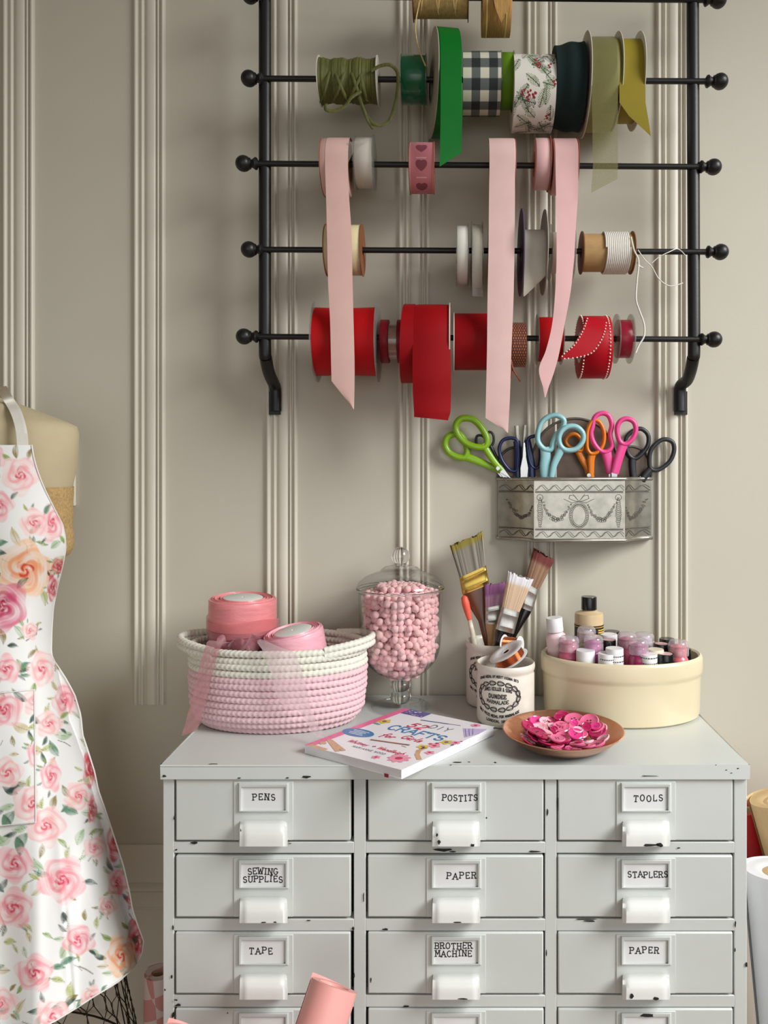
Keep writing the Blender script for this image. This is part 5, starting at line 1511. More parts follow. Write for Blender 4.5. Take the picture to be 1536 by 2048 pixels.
M['worn_handle'] = mat('worn_painted_handle', (206, 196, 178), 0.6, var=0.25, vscale=120)
a_, b_, c_ = B2(226, 672, 1.246), B2(282, 905, 1.246), B2(338, 1150, 1.248)
MB().tube([a_, a_.lerp(b_, .08), a_.lerp(b_, .3), a_.lerp(b_, .6), b_], [0.0018, 0.0052, 0.0064, 0.0058, 0.0036], 16).build('rubber_tip', M['red_tip'], rb, angle=70)
MB().tube([b_, b_.lerp(c_, .1), c_, jb(0.006, -0.018)], [0.0034, 0.0038, 0.0046, 0.003], 16).build('handle', M['worn_handle'], rb, angle=70)

# --- copper wire spools on the front jar
M['copper_wire'] = mat('copper_wire', (196, 112, 72), 0.22, metal=0.95, var=0.15, vscale=90)
M['spool_white'] = mat('white_plastic_spool', (228, 226, 226), 0.35, var=0.02)
def wire_spool(label, c, axis, rf, rw, w_):
    root = thing('wire_spool', label, 'wire spool', Vector(c) - Vector((0, 0, rf * 0.6)), 'copper wire spools on the front stoneware jar')
    a = Vector(axis).normalized(); c = Vector(c)
    prof = [(0.005, -w_ / 2)]
    nt_ = int(w_ / 0.0009)
    for i in range(nt_):
        for q in range(4):
            prof.append((rw + 0.00045 * math.sin(math.pi * q / 4), -w_ / 2 + w_ * (i + q / 4) / nt_))
    prof.append((0.005, w_ / 2))
    MB().lathe(prof, c, a, 48).build('wound_wire', M['copper_wire'], root, angle=80)
    for s_ in (-1, 1):
        MB().lathe([(0.005, s_ * w_ / 2), (rf * 0.96, s_ * w_ / 2), (rf, s_ * (w_ / 2 + 0.0008)), (rf * 0.96, s_ * (w_ / 2 + 0.0016)), (rf * 0.55, s_ * (w_ / 2 + 0.0016)), (rf * 0.52, s_ * (w_ / 2 + 0.0008)), (0.005, s_ * (w_ / 2 + 0.0008)), (0.005, s_ * w_ / 2)], c, a, 48).build('flange', M['spool_white'], root, angle=50)
    return root
wire_spool('copper wire spool standing on edge behind the tilted one', P(1024, 1290, 1.198), (0.86, -0.5, 0.02), 0.0150, 0.0115, 0.025)
wire_spool('copper wire spool lying tilted across the front jar mouth', P(1017, 1311, 1.166), (-0.50, -0.12, 0.85), 0.0285, 0.0230, 0.0135)

# --- cream crock of paint bottles
M['crock'] = mat('cream_glazed_stoneware', (221, 206, 174), 0.30, var=0.03, vscale=10, bump=0.04, bscale=30, coat=0.4)
DC_ = 1.213
cc = Vector((xat(1242, DC_), DC_ + YC, ZT))
hC = zat(1303, DC_) - ZT
cro = thing('stoneware_crock', 'wide cream stoneware crock packed with paint bottles', 'crock', cc)
RC, RY = 160 / F * DC_, 0.69
pf = [(0, 0.0006), (RC * 0.925, 0.0006), (RC * 0.955, 0.003), (RC * 0.965, 0.012), (RC * 0.975, hC - 0.033), (RC * 0.978, hC - 0.030), (RC * 0.995, hC - 0.0275), (RC, hC - 0.023), (RC * 1.0, hC - 0.006), (RC * 0.99, hC - 0.002), (RC * 0.965, hC), (RC * 0.94, hC - 0.002), (RC * 0.93, hC - 0.008), (RC * 0.925, 0.012), (0, 0.010)]
MB().lathe(pf, cc, (0, 0, 1), 128, sx=1, sy=RY, hint=(1, 0, 0)).build('crock_body', M['crock'], cro, angle=40)
G_BT = 'craft paint bottles in the cream crock'
M['cap_white'] = plastic('white_bottle_cap', (232, 230, 232), 0.3)
M['cap_black'] = plastic('black_bottle_cap', (18, 18, 20), 0.2)
M['cap_clear'] = mat_thin_glass('clear_bottle_cap', (246, 238, 244), 0.95, 0.35, 0.08, 0.20)
M['cap_cream'] = plastic('cream_bottle_cap', (226, 214, 192), 0.35)
M['label_gold'] = mat('gold_label_print', (206, 170, 72), 0.4, var=0.3, vscale=300)
M['label_black'] = mat('black_label', (24, 22, 22), 0.4, var=0.1)
M['print_grey'] = mat('grey_cap_print', (70, 68, 68), 0.7, var=0.2)
PC = {}
def pcol(rgb):
    if rgb not in PC: PC[rgb] = mat('bottle_paint_%d_%d_%d' % rgb, rgb, 0.3, var=0.06, vscale=40, coat=0.3)
    return PC[rgb]
ZBOT = ZT + 0.0108
def bottle(label, px, top, half, D, kind, rgb, tilt=(0, 0), cap=None, cap_h=None, insert=None, body_half=None):
    """kind: 'clear' see-through flip cap, 'white' / 'black' screw cap"""
    r = half / F * D
    tx, ty = tilt
    for _ in range(60):          # keep it inside the oval wall
        zt_ = zat(top, D); x = xat(px, D); y = D + YC
        rr_ = max(r, (body_half or half) / F * D) + 0.0012
        e_ = max(math.hypot((x - cc.x) / (RC * 0.925 - rr_), (y - cc.y) / (RC * RY * 0.925 - rr_)),
                 math.hypot((x - tx * 0.11 - cc.x) / (RC * 0.925 - rr_), (y - ty * 0.11 - cc.y) / (RC * RY * 0.925 - rr_)))
        if e_ <= 1.0: break
        D += 0.002 if y < cc.y else -0.002
    tx, ty = tilt
    # stand on the crock floor
    h = (zt_ - ZBOT) * math.sqrt(1 + tx * tx + ty * ty)
    base = Vector((x - tx * (zt_ - ZBOT), y - ty * (zt_ - ZBOT), ZBOT))
    ax = Vector((tx, ty, 1)).normalized()
    root = thing('paint_bottle', label, 'paint bottle', base, G_BT)
    ch = cap_h or {'clear': 0.022, 'white': 0.022, 'black': 0.022}[kind]
    rb_ = (body_half / F * D) if body_half else r * 0.98
    hb = h - ch
    m = pcol(rgb)
    e = 0.0015
    prof = [(0, 0), (rb_ - e, 0), (rb_, e), (rb_, hb - 0.010), (rb_ * 0.97, hb - 0.006), (min(r, rb_) * 0.80, hb - 0.0012), (min(r, rb_) * 0.72, hb), (0, hb)]
    b = MB().lathe(prof, base, ax, 36).build('bottle_body', m, root, angle=40)
    cb = base + ax * hb
    mcap = cap or {'clear': M['cap_clear'], 'white': M['cap_white'], 'black': M['cap_black']}[kind]
    if kind == 'clear':
        pr = [(r * 0.99, 0), (r, 0.001), (r, ch * 0.45), (r * 0.965, ch * 0.48), (r * 0.965, ch * 0.56), (r, ch * 0.60), (r * 0.98, ch - 0.0045), (r * 0.90, ch - 0.0015), (r * 0.78, ch), (0, ch)]
        MB().lathe(pr, cb, ax, 40).build('cap', mcap, root, angle=40)
        MB().lathe([(0, 0), (r * 0.80, 0), (r * 0.80, ch * 0.62), (r * 0.5, ch * 0.66), (r * 0.3, ch * 0.74), (0, ch * 0.76)], cb, ax, 32).build('nozzle', insert or m, root, angle=40)
    else:
        pr = [(r * 0.99, 0), (r, 0.0006), (r * 0.985, ch - 0.0012), (r * 0.95, ch), (r * 0.80, ch), (0, ch - 0.0003)]
        c_ = MB().lathe(pr, cb, ax, 40).build('cap', mcap, root, angle=40)
        if insert is not None:
            MB().lathe([(0, ch), (r * 0.78, ch + 0.0002), (r * 0.78, ch - 0.0006)], cb, ax, 32).build('top_dot', insert, c_)
    return root, cb, r, ch, ax
def cap_print(info, rows):
    root, cb, r, ch, ax = info
    mb = MB(); u, w_, a = frame_of(ax, (1, 0, 0))
    rp = random.Random(4)
    for f in rows:
        an = -2.6
        while an < -0.5:
            d = rp.uniform(0.10, 0.26)
            pts = []
            for q in (0, 0.5, 1):
                t = an + d * q
                for s_ in (-1, 1):
                    pts.append(cb + u * (math.cos(t) * (r + 0.0002)) + w_ * (math.sin(t) * (r + 0.0002)) + ax * (ch * f + s_ * 0.0008))
            mb.add(pts, [(0, 2, 3, 1), (2, 4, 5, 3)])
            an += d + 0.09
    cap = [c for c in root.children if c.name.startswith('cap')][0]
    mb.build('cap_print', M['print_grey'], cap, weld=False)
# tall tan bottle with black cap and black and gold label
Dt = 1.252
inf = bottle('tall tan paint bottle with square black cap and gold label', 1178, 1193, 15.5, Dt, 'black', (206, 180, 142), cap_h=0.0205, body_half=28.5)
r_ = 28.9 / F * Dt
lb = Vector((xat(1178, Dt), Dt + YC, 0))
lo = MB().lathe([(r_, zat(1300, Dt)), (r_, zat(1247, Dt))], lb, (0, 0, 1), 48).build('label', M['label_black'], inf[0])
lg = MB()
for k in range(7):
    lg.lathe([(r_ + 0.0003, zat(1281 - k * 4.4, Dt)), (r_ + 0.0003, zat(1283.5 - k * 4.4, Dt))], lb, (0, 0, 1), 10, a0=R(-62), a1=R(-20), hint=(1, 0, 0))
lg.lathe([(r_ + 0.0003, zat(1249.5, Dt)), (r_ + 0.0003, zat(1251, Dt))], lb, (0, 0, 1), 48)
def mlab(x, y):
    a = x / r_ * 1.0
    return lb + Vector(((r_ + 0.0004) * math.sin(a), -(r_ + 0.0004) * math.cos(a), zat(1264, Dt) + y))
ink(lg, [[(-0.017 + 0.006 * math.cos(R(t)), 0.002 + 0.009 * math.sin(R(t))) for t in range(20, 341, 20)], [(-0.015, -0.01), (-0.008, -0.016)], [(-0.019, -0.012), (-0.013, -0.012)]], 0.0016, mlab)
lg.build('label_print', M['label_gold'], lo, weld=False)
bottle('small pale pink bottle with white cap leaning on the crock left rim', 1108, 1235, 16.5, 1.215, 'white', (236, 206, 210), tilt=(-0.10, -0.02), cap_h=0.0215, body_half=20)
bottle('clear capped rose pink bottle beside the leaning white capped one', 1138, 1273, 20.5, 1.176, 'clear', (196, 92, 122), tilt=(0.02, 0.0))
bottle('clear capped magenta bottle in the second row of the crock', 1187, 1272, 19.5, 1.180, 'clear', (176, 60, 142), insert=pcol((186, 70, 150)))
bottle('grey clear capped bottle right in front of the tan one', 1173, 1254, 18.5, 1.214, 'clear', (176, 172, 150), insert=pcol((190, 188, 172)))
bottle('white capped bottle with plain cap near the crock front left', 1171, 1300, 19.5, 1.128, 'white', (172, 42, 98), tilt=(0.0, -0.02), cap_h=0.0235)
cap_print(bottle('white capped bottle printed with two rows, front of crock', 1215, 1306, 19.5, 1.122, 'white', (216, 96, 140), tilt=(0.0, -0.02), cap_h=0.0245), (0.35, 0.7))
cap_print(bottle('white capped bottle behind the two row printed one', 1229, 1296, 18, 1.152, 'white', (226, 96, 146), tilt=(0.0, 0.0), cap_h=0.026), (0.3, 0.6))
bottle('black capped bottle with pink dot behind the magenta one', 1217, 1279, 15, 1.205, 'black', (40, 34, 38), insert=pcol((214, 150, 160)))
bottle('tall white capped bottle behind the pink dotted black one', 1217, 1268, 18, 1.232, 'white', (222, 220, 214), cap_h=0.03)
bottle('black capped bottle at the crock back beside the tan bottle', 1224, 1262, 15.5, 1.268, 'black', (30, 30, 30))
bottle('clear capped dusty rose bottle in the crock middle row', 1254, 1266, 19.5, 1.196, 'clear', (190, 92, 120))
bottle('clear capped plum bottle at the centre front of the crock', 1277, 1278, 20, 1.158, 'clear', (150, 40, 84), insert=pcol((176, 96, 140)))
bottle('clear capped pearl bottle in the crock back row', 1288, 1266, 20, 1.225, 'clear', (222, 220, 224), insert=pcol((226, 224, 228)))
cap_print(bottle('white capped bottle with dark print right of the crock middle', 1296, 1307, 19, 1.124, 'white', (206, 84, 128), tilt=(0.0, -0.02), cap_h=0.028), (0.25, 0.55, 0.85))
bottle('black capped bottle with pale pink dot near the front right', 1331, 1307, 17.5, 1.136, 'black', (36, 30, 34), insert=pcol((222, 176, 176)), cap_h=0.026)
bottle('clear capped coral bottle at the crock right side', 1357, 1281, 20, 1.170, 'clear', (222, 110, 120), insert=pcol((226, 120, 128)))
bottle('cream capped bottle behind the printed white cap', 1311, 1298, 16.5, 1.168, 'white', (206, 150, 152), cap=M['cap_cream'])
bottle('black capped bottle with rose dot behind the cream capped one', 1322, 1287, 15.5, 1.196, 'black', (40, 34, 36), insert=pcol((214, 156, 160)))
bottle('plain black capped bottle in the crock back right', 1334, 1277, 15.5, 1.224, 'black', (30, 28, 30))
bottle('black capped bottle wedged at the crock far right wall', 1372, 1297, 10, 1.200, 'black', (28, 26, 28))

# --- copper dish of buttons
M['copper'] = mat('hammered_copper', (240, 178, 148), 0.24, metal=0.95, var=0.08, vscale=40, bump=0.6, bscale=70)
DD_ = 1.064
dc = Vector((xat(1126, DD_), DD_ + YC, ZT))
dish = thing('copper_dish', 'shallow hammered copper dish heaped with pink buttons', 'dish', dc)
RD = 121 / F * DD_
hd = 0.0235
pf = [(0, 0.0005), (RD * 0.56, 0.0005), (RD * 0.63, 0.0018), (RD * 0.84, 0.0120), (RD * 0.95, hd - 0.0025), (RD * 0.995, hd - 0.0004), (RD, hd + 0.0004), (RD * 0.985, hd + 0.0009), (RD * 0.945, hd - 0.0012), (RD * 0.835, 0.0136), (RD * 0.62, 0.0032), (RD * 0.55, 0.0020), (0, 0.0020)]
MB().lathe(pf, dc, (0, 0, 1), 96).build('bowl', M['copper'], dish, angle=50)
BC = [('pale pink', (246, 190, 206)), ('hot pink', (232, 60, 140)), ('rose', (232, 110, 150)), ('raspberry', (176, 24, 84)), ('blush', (240, 168, 176))]
def button_mesh(rgb, holes, k):
    m = mat('button_%s' % k, rgb, 0.22, var=0.10, vscale=120, coat=0.5)
    hd_ = mat('button_hole_%s' % k, tuple(int(x * 0.35) for x in rgb), 0.6, var=0.05)
    mb = MB()
    mb.lathe([(0, -0.0014), (0.0076, -0.0014), (0.0095, 0.0), (0.0098, 0.0010), (0.0088, 0.0018), (0.0078, 0.0013), (0.0055, 0.0008), (0, 0.0007)], (0, 0, 0), (0, 0, 1), 28)
    hs = [(-0.0016, 0), (0.0016, 0)] if holes == 2 else [(-.0015, -.0015), (.0015, -.0015), (-.0015, .0015), (.0015, .0015)]
    for x, y in hs: mb.lathe([(0, 0.0011), (0.0008, 0.0010), (0.0008, 0.0)], (x, y, 0), (0, 0, 1), 10, mi=1)
    o_ = mb.build('button', [m, hd_], angle=50)
    return o_
brn = random.Random(17)
placed = []
protos = []
for i, (k, rgb) in enumerate(BC):
    b = button_mesh(rgb, 2 if i % 2 else 4, k.replace(' ', '_'))
    tag(b, '%s sewing button lying in the copper dish heap' % k, 'button', '%s buttons in the copper dish' % k)
    protos.append(b)
first = [True] * len(BC)
tries = 0
while len(placed) < 104 and tries < 12000:
    tries += 1
    lay = len(placed) / 104
    rr = (RD * 0.70) * math.sqrt(brn.random()) * (1.0 if lay < 0.6 else 0.85)
    f = brn.uniform(0, 2 * math.pi)
    x, y = rr * math.cos(f), rr * math.sin(f)
    sc_ = brn.choice([0.6, 0.75, 0.9, 1.0, 1.1, 1.3, 1.45])
    rad_ = 0.0098 * sc_
    if math.hypot(x, y) + rad_ * 0.9 > RD * 0.82: continue
    z = 0.0046 + max(0.0, math.hypot(x, y) - RD * 0.45) * 0.52
    for (px_, py_, pz_, pr2) in placed:
        d = math.hypot(px_ - x, py_ - y)
        if d < (pr2 + rad_) * 0.62: z = max(z, pz_ + 0.0031)
    if z > 0.0265 - 0.16 * max(0, math.hypot(x, y) - 0.03): continue
    placed.append((x, y, z, rad_))
    q = brn.choice([0, 0, 1, 1, 2, 2, 3, 4])
    if first[q]: b = protos[q]; first[q] = False
    else:
        b = protos[q].copy(); COL.objects.link(b)
    b.location = (dc.x + x, dc.y + y, ZT + z + 0.001)
    tl = brn.uniform(0, 0.35) if z < 0.007 else brn.uniform(0.05, 0.75)
    q_ = math.hypot(x, y)
    edge_t = -min(0.55, max(0, (q_ - RD * 0.40) / (RD * 0.25)) * 0.5)       # rim pieces lie on the sloping wall
    m_ = Matrix.Rotation(edge_t, 3, Vector((-math.sin(f), math.cos(f), 0))) @ Matrix.Rotation(brn.uniform(-1, 1) * tl * (1 if edge_t > -0.2 else 0.3) + (0.25 if z > 0.012 else 0), 3, 'X') @ Matrix.Rotation(brn.uniform(0, 6), 3, 'Z')
    b.rotation_euler = m_.to_euler()
    b.scale = (sc_, sc_, sc_ * brn.uniform(0.9, 1.3))
for q, b in enumerate(protos):
    if first[q]: bpy.data.objects.remove(b)

# --- craft book
M['paper'] = mat('book_pages', (232, 228, 232), 0.8, var=0.05, vscale=40, stretch=(1, 1, 60))
M['cover'] = mat('white_book_cover', (236, 234, 238), 0.3, var=0.01, coat=0.2)
HB = 0.0118
bu = Vector((math.cos(R(-32.5)), math.sin(R(-32.5)), 0)); bv = Vector((math.cos(R(52.5)), math.sin(R(52.5)), 0))
bc = Vector((-0.0726, 1.0712 + YC, ZT))
hu, hv = 0.0806, 0.1005
book = thing('craft_book', 'white craft paperback with pink spine band lying across the cabinet edge', 'book', bc)
def slab(mb, u0, u1, v0, v1, z0, z1, mi=0):
    pts = [bc + bu * a + bv * b + Vector((0, 0, z0)) for a, b in ((u0, v0), (u1, v0), (u1, v1), (u0, v1))]
    mb.prism(pts, (0, 0, z1 - z0), mi)
mb = MB(); slab(mb, -hu + 0.001, hu - 0.001, -hv + 0.0008, hv - 0.0008, 0.0008, HB - 0.0005)
mb.build('pages', M['paper'], book)
mb = MB(); slab(mb, -hu, hu, -hv, hv, 0.0003, 0.0009); slab(mb, -hu, hu, -hv, hv, HB - 0.0006, HB); slab(mb, -hu, -hu + 0.0009, -hv, hv, 0.0003, HB)
cv = mb.build('cover', M['cover'], book)
MB().prism([bc + bu * a - bv * (hv + 0.0005) + Vector((0, 0, z)) for a, z in ((0.054, 0.002), (0.0605, 0.002), (0.060, -0.002), (0.0545, -0.002))], tuple(bv * 0.001)).build('bookmark', mat('red_bookmark', (150, 30, 48), 0.6), book)
art = MB(); art_m = []
class Pen:
    def __init__(s, i): s.i = i
    def add(s, v, f, mi=0): art.add(v, f, s.i)
def art_mat(k, rgb):
    art_m.append(mat('cover_print_' + k, rgb, 0.35, var=0.10, vscale=200)); return Pen(len(art_m) - 1)
ZA = ZT + HB + 0.00018
lev = [0]
def mbk(x, y):                             # metres in book axes from the centre
    p = bc + bu * x + bv * y; p.z = ZA + lev[0] * 0.00014; return p
def bko(cx, cy):                           # reference-crop pixel -> book axes
    p = T(590 + cx * 0.2734, 1400 + cy * 0.2735, HB) - bc
    det = bu.x * bv.y - bu.y * bv.x
    return ((p.x * bv.y - p.y * bv.x) / det, (bu.x * p.y - bu.y * p.x) / det)
def rect(mb, u0, u1, v0, v1):
    mb.add([mbk(u0, v0), mbk(u1, v0), mbk(u1, v1), mbk(u0, v1)], [(0, 1, 2, 3)])
pk = art_mat('pink', (226, 110, 152)); rect(pk, -hu, -hu + 0.0125, -hv, hv)
cr = art_mat('crimson', (200, 44, 84)); blue = art_mat('blue', (62, 126, 178)); gry = art_mat('grey', (112, 104, 124)); yel = art_mat('yellow', (220, 188, 78))
lav = art_mat('lavender', (196, 178, 220)); tan = art_mat('tan', (206, 164, 130)); brn_ = art_mat('brown', (134, 96, 82)); grn = art_mat('leaf', (120, 160, 150)); vio = art_mat('violet', (96, 88, 150)); lpk = art_mat('light_pink', (234, 150, 178)); wht = art_mat('white', (240, 240, 244))
ard = random.Random(31)
rect(vio, -hu + 0.0125, -hu + 0.052, hv - 0.023, hv)
lev[0] = 1
for k in range(46):
    blob(ard.choice([lav, gry, blue, lpk, wht, vio]), mbk, ard.uniform(-hu + 0.015, -hu + 0.049), ard.uniform(hv - 0.021, hv - 0.002), ard.uniform(.0008, .0026), ard.uniform(.0006, .0016), n=7, wob=.3, rnd=ard)
def flower(mb, cx, cy, r, mb2=None, lob=5):
    x, y = bko(cx, cy); blob(mb, mbk, x, y, r, r, n=30, lobes=lob)
    if mb2 is not None:
        lev[0] = 2; blob(mb2, mbk, x, y, r * .38, r * .38, n=10); lev[0] = 1
flower(yel, 655, 158, 0.0088, brn_); flower(grn, 592, 172, 0.0035, None, 2); flower(grn, 610, 178, 0.003, None, 2)
x, y = bko(462, 240); blob(blue, mbk, x, y, 0.0255, 0.0150, n=32)
lev[0] = 2
for k in range(4):
    ink(wht, [[(x - 0.013 + 0.003 * (k % 2), y + 0.007 - 0.0046 * k), (x + 0.013 - 0.002 * (k % 3), y + 0.007 - 0.0046 * k)]], 0.0016, mbk)
lev[0] = 1
def title(mb, s, cx, cy, h, w_, serif=0, slant=0.0, gap=1.0, jit=0.0):
    x, y = bko(cx, cy)
    ls = lettering(s, h, gap=gap, serif=serif, slant=slant, jit=jit, rnd=ard)
    ink(mb, [[(a + x, b + y - h / 2) for a, b in l] for l in ls], w_, mbk)
title(cr, '52', 893, 192, 0.0175, 0.0030, slant=0.2, gap=1.2)
title(gry, 'DIY', 1066, 208, 0.0140, 0.0017, gap=1.7)
title(blue, 'CRAFTS', 892, 240, 0.0195, 0.0031, gap=0.8)
title(cr, 'for', 690, 262, 0.0140, 0.0022, slant=0.25, gap=0.6); title(cr, 'Girls', 862, 284, 0.0140, 0.0022, slant=0.2, gap=0.6)
title(cr, 'Whitney + Wendleigh', 594, 345, 0.0088, 0.0013, slant=0.25, gap=0.45)
title(gry, 'MARIANNE WOOD', 540, 368, 0.0046, 0.0007, gap=1.4)
def stick(mb, a, b, w_): ink(mb, [[bko(*a), bko(*b)]], w_, mbk)
stick(brn_, (560, 292), (830, 330), 0.0040); lev[0] = 2; stick(tan, (560, 289), (800, 323), 0.0014); lev[0] = 1; stick(brn_, (780, 336), (812, 346), 0.0010)
stick(vio, (925, 148), (1120, 176), 0.0028); stick(gry, (1120, 176), (1210, 188), 0.0014)
stick(tan, (120, 333), (215, 362), 0.0075); stick(tan, (250, 295), (310, 372), 0.0065); stick(tan, (265, 300), (352, 368), 0.0060); flower(tan, 205, 316, 0.0048, None, 4)
flower(lpk, 760, 428, 0.0135, cr, 9); flower(lpk, 592, 419, 0.0055, cr, 6); flower(lpk, 1322, 187, 0.0068, cr, 8)
lav.add([mbk(*bko(*q)) for q in ((1228, 208), (1404, 214), (1345, 250), (1240, 276))], [(0, 1, 2, 3)])
lev[0] = 2
for k in range(3): stick(vio, (1245 + 28 * k, 214), (1252 + 24 * k, 268 - 6 * k), 0.0006)
lev[0] = 1
for cx, cy, c_, r in ((935, 344, yel, .0075), (1020, 336, lpk, .0078), (1108, 310, yel, .0080), (1176, 314, lpk, .0062), (985, 386, lpk, .0060), (1040, 318, cr, .0028), (990, 322, cr, .0026), (1218, 305, cr, .0018), (1150, 330, gry, .0022)):
    flower(c_, cx, cy, r, gry if c_ is yel else cr)
ink(tan, [[bko(*q) for q in ((945, 355), (905, 372), (893, 400), (908, 432))]], 0.0062, mbk)
art.build('cover_print', art_m, cv, weld=False)

# ------------------------------------------------------------------ dress form with the floral apron
M['canvas'] = mat('beige_canvas', (192, 177, 144), 0.85, var=0.04, vscale=20, bump=0.25, bscale=900)
M['burlap'] = mat('burlap_wrap', (186, 154, 104), 0.9, var=0.22, vscale=260, bump=0.8, bscale=500)
M['wire'] = mat('dark_wire', (54, 46, 40), 0.5, metal=0.6, var=0.2)
M['black_metal'] = mat('stand_metal', (30, 29, 28), 0.5, var=0.1)
DFm = 1.13                                  # distance of the form's axis
xc = -30.0                                  # its axis in pixels
fx0, fy0 = xat(xc, DFm), DFm + YC
form = thing('dress_form', 'beige canvas dress form with burlap waist band and chicken wire skirt', 'dress form', (fx0, fy0, 0))
# torso rings: (py, half width px, depth ratio)
sil = [(790, 16, .9), (797, 34, .8), (806, 62, .72), (822, 105, .60), (842, 158, .52), (853, 180, .50), (868, 183, .52), (900, 181, .56), (935, 177, .62), (985, 164, .68), (1010, 163, .70), (1060, 162, .70), (1095, 166, .68), (1120, 152, .68), (1165, 132, .68), (1200, 122, .70), (1260, 118, .74), (1330, 126, .80), (1420, 150, .82), (1500, 162, .84), (1560, 164, .84)]
def ring(py, hw, dr, n=72, grow=0.0):
    r = hw / F * DFm + grow
    z = zat(py, DFm)
    return [Vector((fx0 + r * math.cos(t), fy0 + (r * dr + grow * 0.3) * math.sin(t) + (0.010 * math.exp(-((py - 960) / 90) ** 2) * min(0, math.sin(t))), z)) for t in [2 * math.pi * k / n for k in range(n)]]
def hull(rows, name, m, parent, cap=True, subs=0):
    n = len(rows[0]); mb = MB()
    fs = [(i * n + k, i * n + (k + 1) % n, (i + 1) * n + (k + 1) % n, (i + 1) * n + k) for i in range(len(rows) - 1) for k in range(n)]
    if cap: fs += [tuple(range(n)), tuple((len(rows) - 1) * n + k for k in reversed(range(n)))]
    mb.add([p for r in rows for p in r], fs)
    return mb.build(name, m, parent, angle=70, subsurf=subs)
def interp(tab, py):
    for a, b in zip(tab[:-1], tab[1:]):
        if a[0] <= py <= b[0]:
            t = (py - a[0]) / (b[0] - a[0]); t_ = t
            return [a[i] + (b[i] - a[i]) * t_ for i in range(1, len(a))]
    return list(tab[-1][1:])
hull([ring(*s_) for s_ in sil], 'torso', M['canvas'], form)
MB().lathe([(0, 0), (0.012, 0), (0.012, 0.005), (0.009, 0.008), (0, 0.009)], (fx0, fy0, zat(790, DFm) - 0.004), (0, 0, 1), 32).build('neck_cap', M['canvas'], form)
rows = []
for py in range(974, 1118, 6):
    hw, dr = interp(sil, py)
    rows.append(ring(py, hw + (3 if 980 < py < 1110 else 1.5) + 0.8 * math.sin(py * 0.9), dr, grow=0.001))
hull(rows, 'burlap_band', M['burlap'], form, cap=False)
# flared chicken wire skirt
wm = MB()
def skirt_pt(u, py):                        # u: angle, py: height in pixels at the axis distance
    t = (py - 1540) / (2150 - 1540)
    hw = 178 + 122 * t
    r = hw / F * DFm
    return Vector((fx0 + r * math.cos(u), fy0 + r * 0.74 * math.sin(u), zat(py, DFm)))
na, py_a, py_b = 30, 1860, 2180
cell = 36.0
wr = random.Random(6)
nodes_ = {}
nrow = int((py_b - py_a) / (cell * 0.5))
def wp(i, j):
    if (i % na, j) not in nodes_:
        nodes_[(i % na, j)] = skirt_pt(2 * math.pi * (i + wr.uniform(-.12, .12)) / na, py_a + j * cell * 0.5 + wr.uniform(-3, 3))
    return nodes_[(i % na, j)]
for j in range(0, nrow, 3):
    for i in range(na):
        o_ = 0.5 if (j // 3) % 2 else 0.0
        a = skirt_pt(2 * math.pi * (i + o_) / na, py_a + j * cell * 0.5)
        b = skirt_pt(2 * math.pi * (i + o_) / na, py_a + (j + 1.3) * cell * 0.5)
        c = skirt_pt(2 * math.pi * (i + o_ + 0.5) / na, py_a + (j + 3) * cell * 0.5)
        d = skirt_pt(2 * math.pi * (i + o_ - 0.5) / na, py_a + (j + 3) * cell * 0.5)
        off = Vector((0.0011, 0, 0))
        wm.tube([a + off, b - off], 0.0007, 5, caps=False); wm.tube([a - off, b + off], 0.0007, 5, caps=False)
        wm.tube([b, c], 0.0007, 5, caps=False); wm.tube([b, d], 0.0007, 5, caps=False)
for py in (1545, py_b):
    wm.tube([skirt_pt(2 * math.pi * k / 60, py) for k in range(60)], 0.0016, 6, closed=True)
for k in range(9):
    u = 2 * math.pi * k / 9
    wm.tube([skirt_pt(u, 1545), skirt_pt(u, 1700), skirt_pt(u, 1850), skirt_pt(u, py_b)], 0.0010, 6)
wm.build('wire_skirt', M['wire'], form, weld=False)
MB().cyl((fx0, fy0, 0.02), (fx0, fy0, zat(1555, DFm)), 0.012, n=20).build('stand_pole', M['black_metal'], form)
MB().lathe([(0, 0), (0.14, 0), (0.14, 0.012), (0.03, 0.024), (0, 0.024)], (fx0, fy0, 0), (0, 0, 1), 48).build('stand_base', M['black_metal'], form)

# --- apron: right outline in pixels, cloth follows the form and then flares in soft folds
edge = [(890, 64), (915, 68), (940, 75), (962, 83), (985, 93), (1015, 108), (1050, 126), (1075, 131), (1100, 132), (1130, 126), (1175, 115), (1215, 107), (1260, 104), (1305, 103), (1318, 106), (1335, 118), (1360, 134), (1390, 150), (1430, 162), (1470, 166), (1500, 176), (1545, 190), (1580, 197), (1625, 213), (1680, 231), (1730, 247), (1780, 259), (1820, 266), (1850, 276), (1882, 288), (1910, 284), (1935, 268), (1965, 236), (1992, 190), (2018, 150), (2045, 106), (2070, 50), (2090, -20), (2100, -80)]
def edge_x(py):
    py = min(max(py, edge[0][0]), edge[-1][0])
    for a, b in zip(edge[:-1], edge[1:]):
        if a[0] <= py <= b[0]:
            t = (py - a[0]) / (b[0] - a[0]); return a[1] + (b[1] - a[1]) * t
DA = 1.03                                    # typical distance of the apron front
_py = np.arange(700, 2200, 2.0)
_k = np.exp(-0.5 * (np.arange(-60, 61, 2) / 24.0) ** 2); _k /= _k.sum()
def _soft(col):
    v = np.interp(_py, [q[0] for q in sil], [q[col] for q in sil])
    return np.convolve(np.pad(v, 30, mode='edge'), _k, mode='valid')
_hw, _dr = _soft(1), _soft(2)
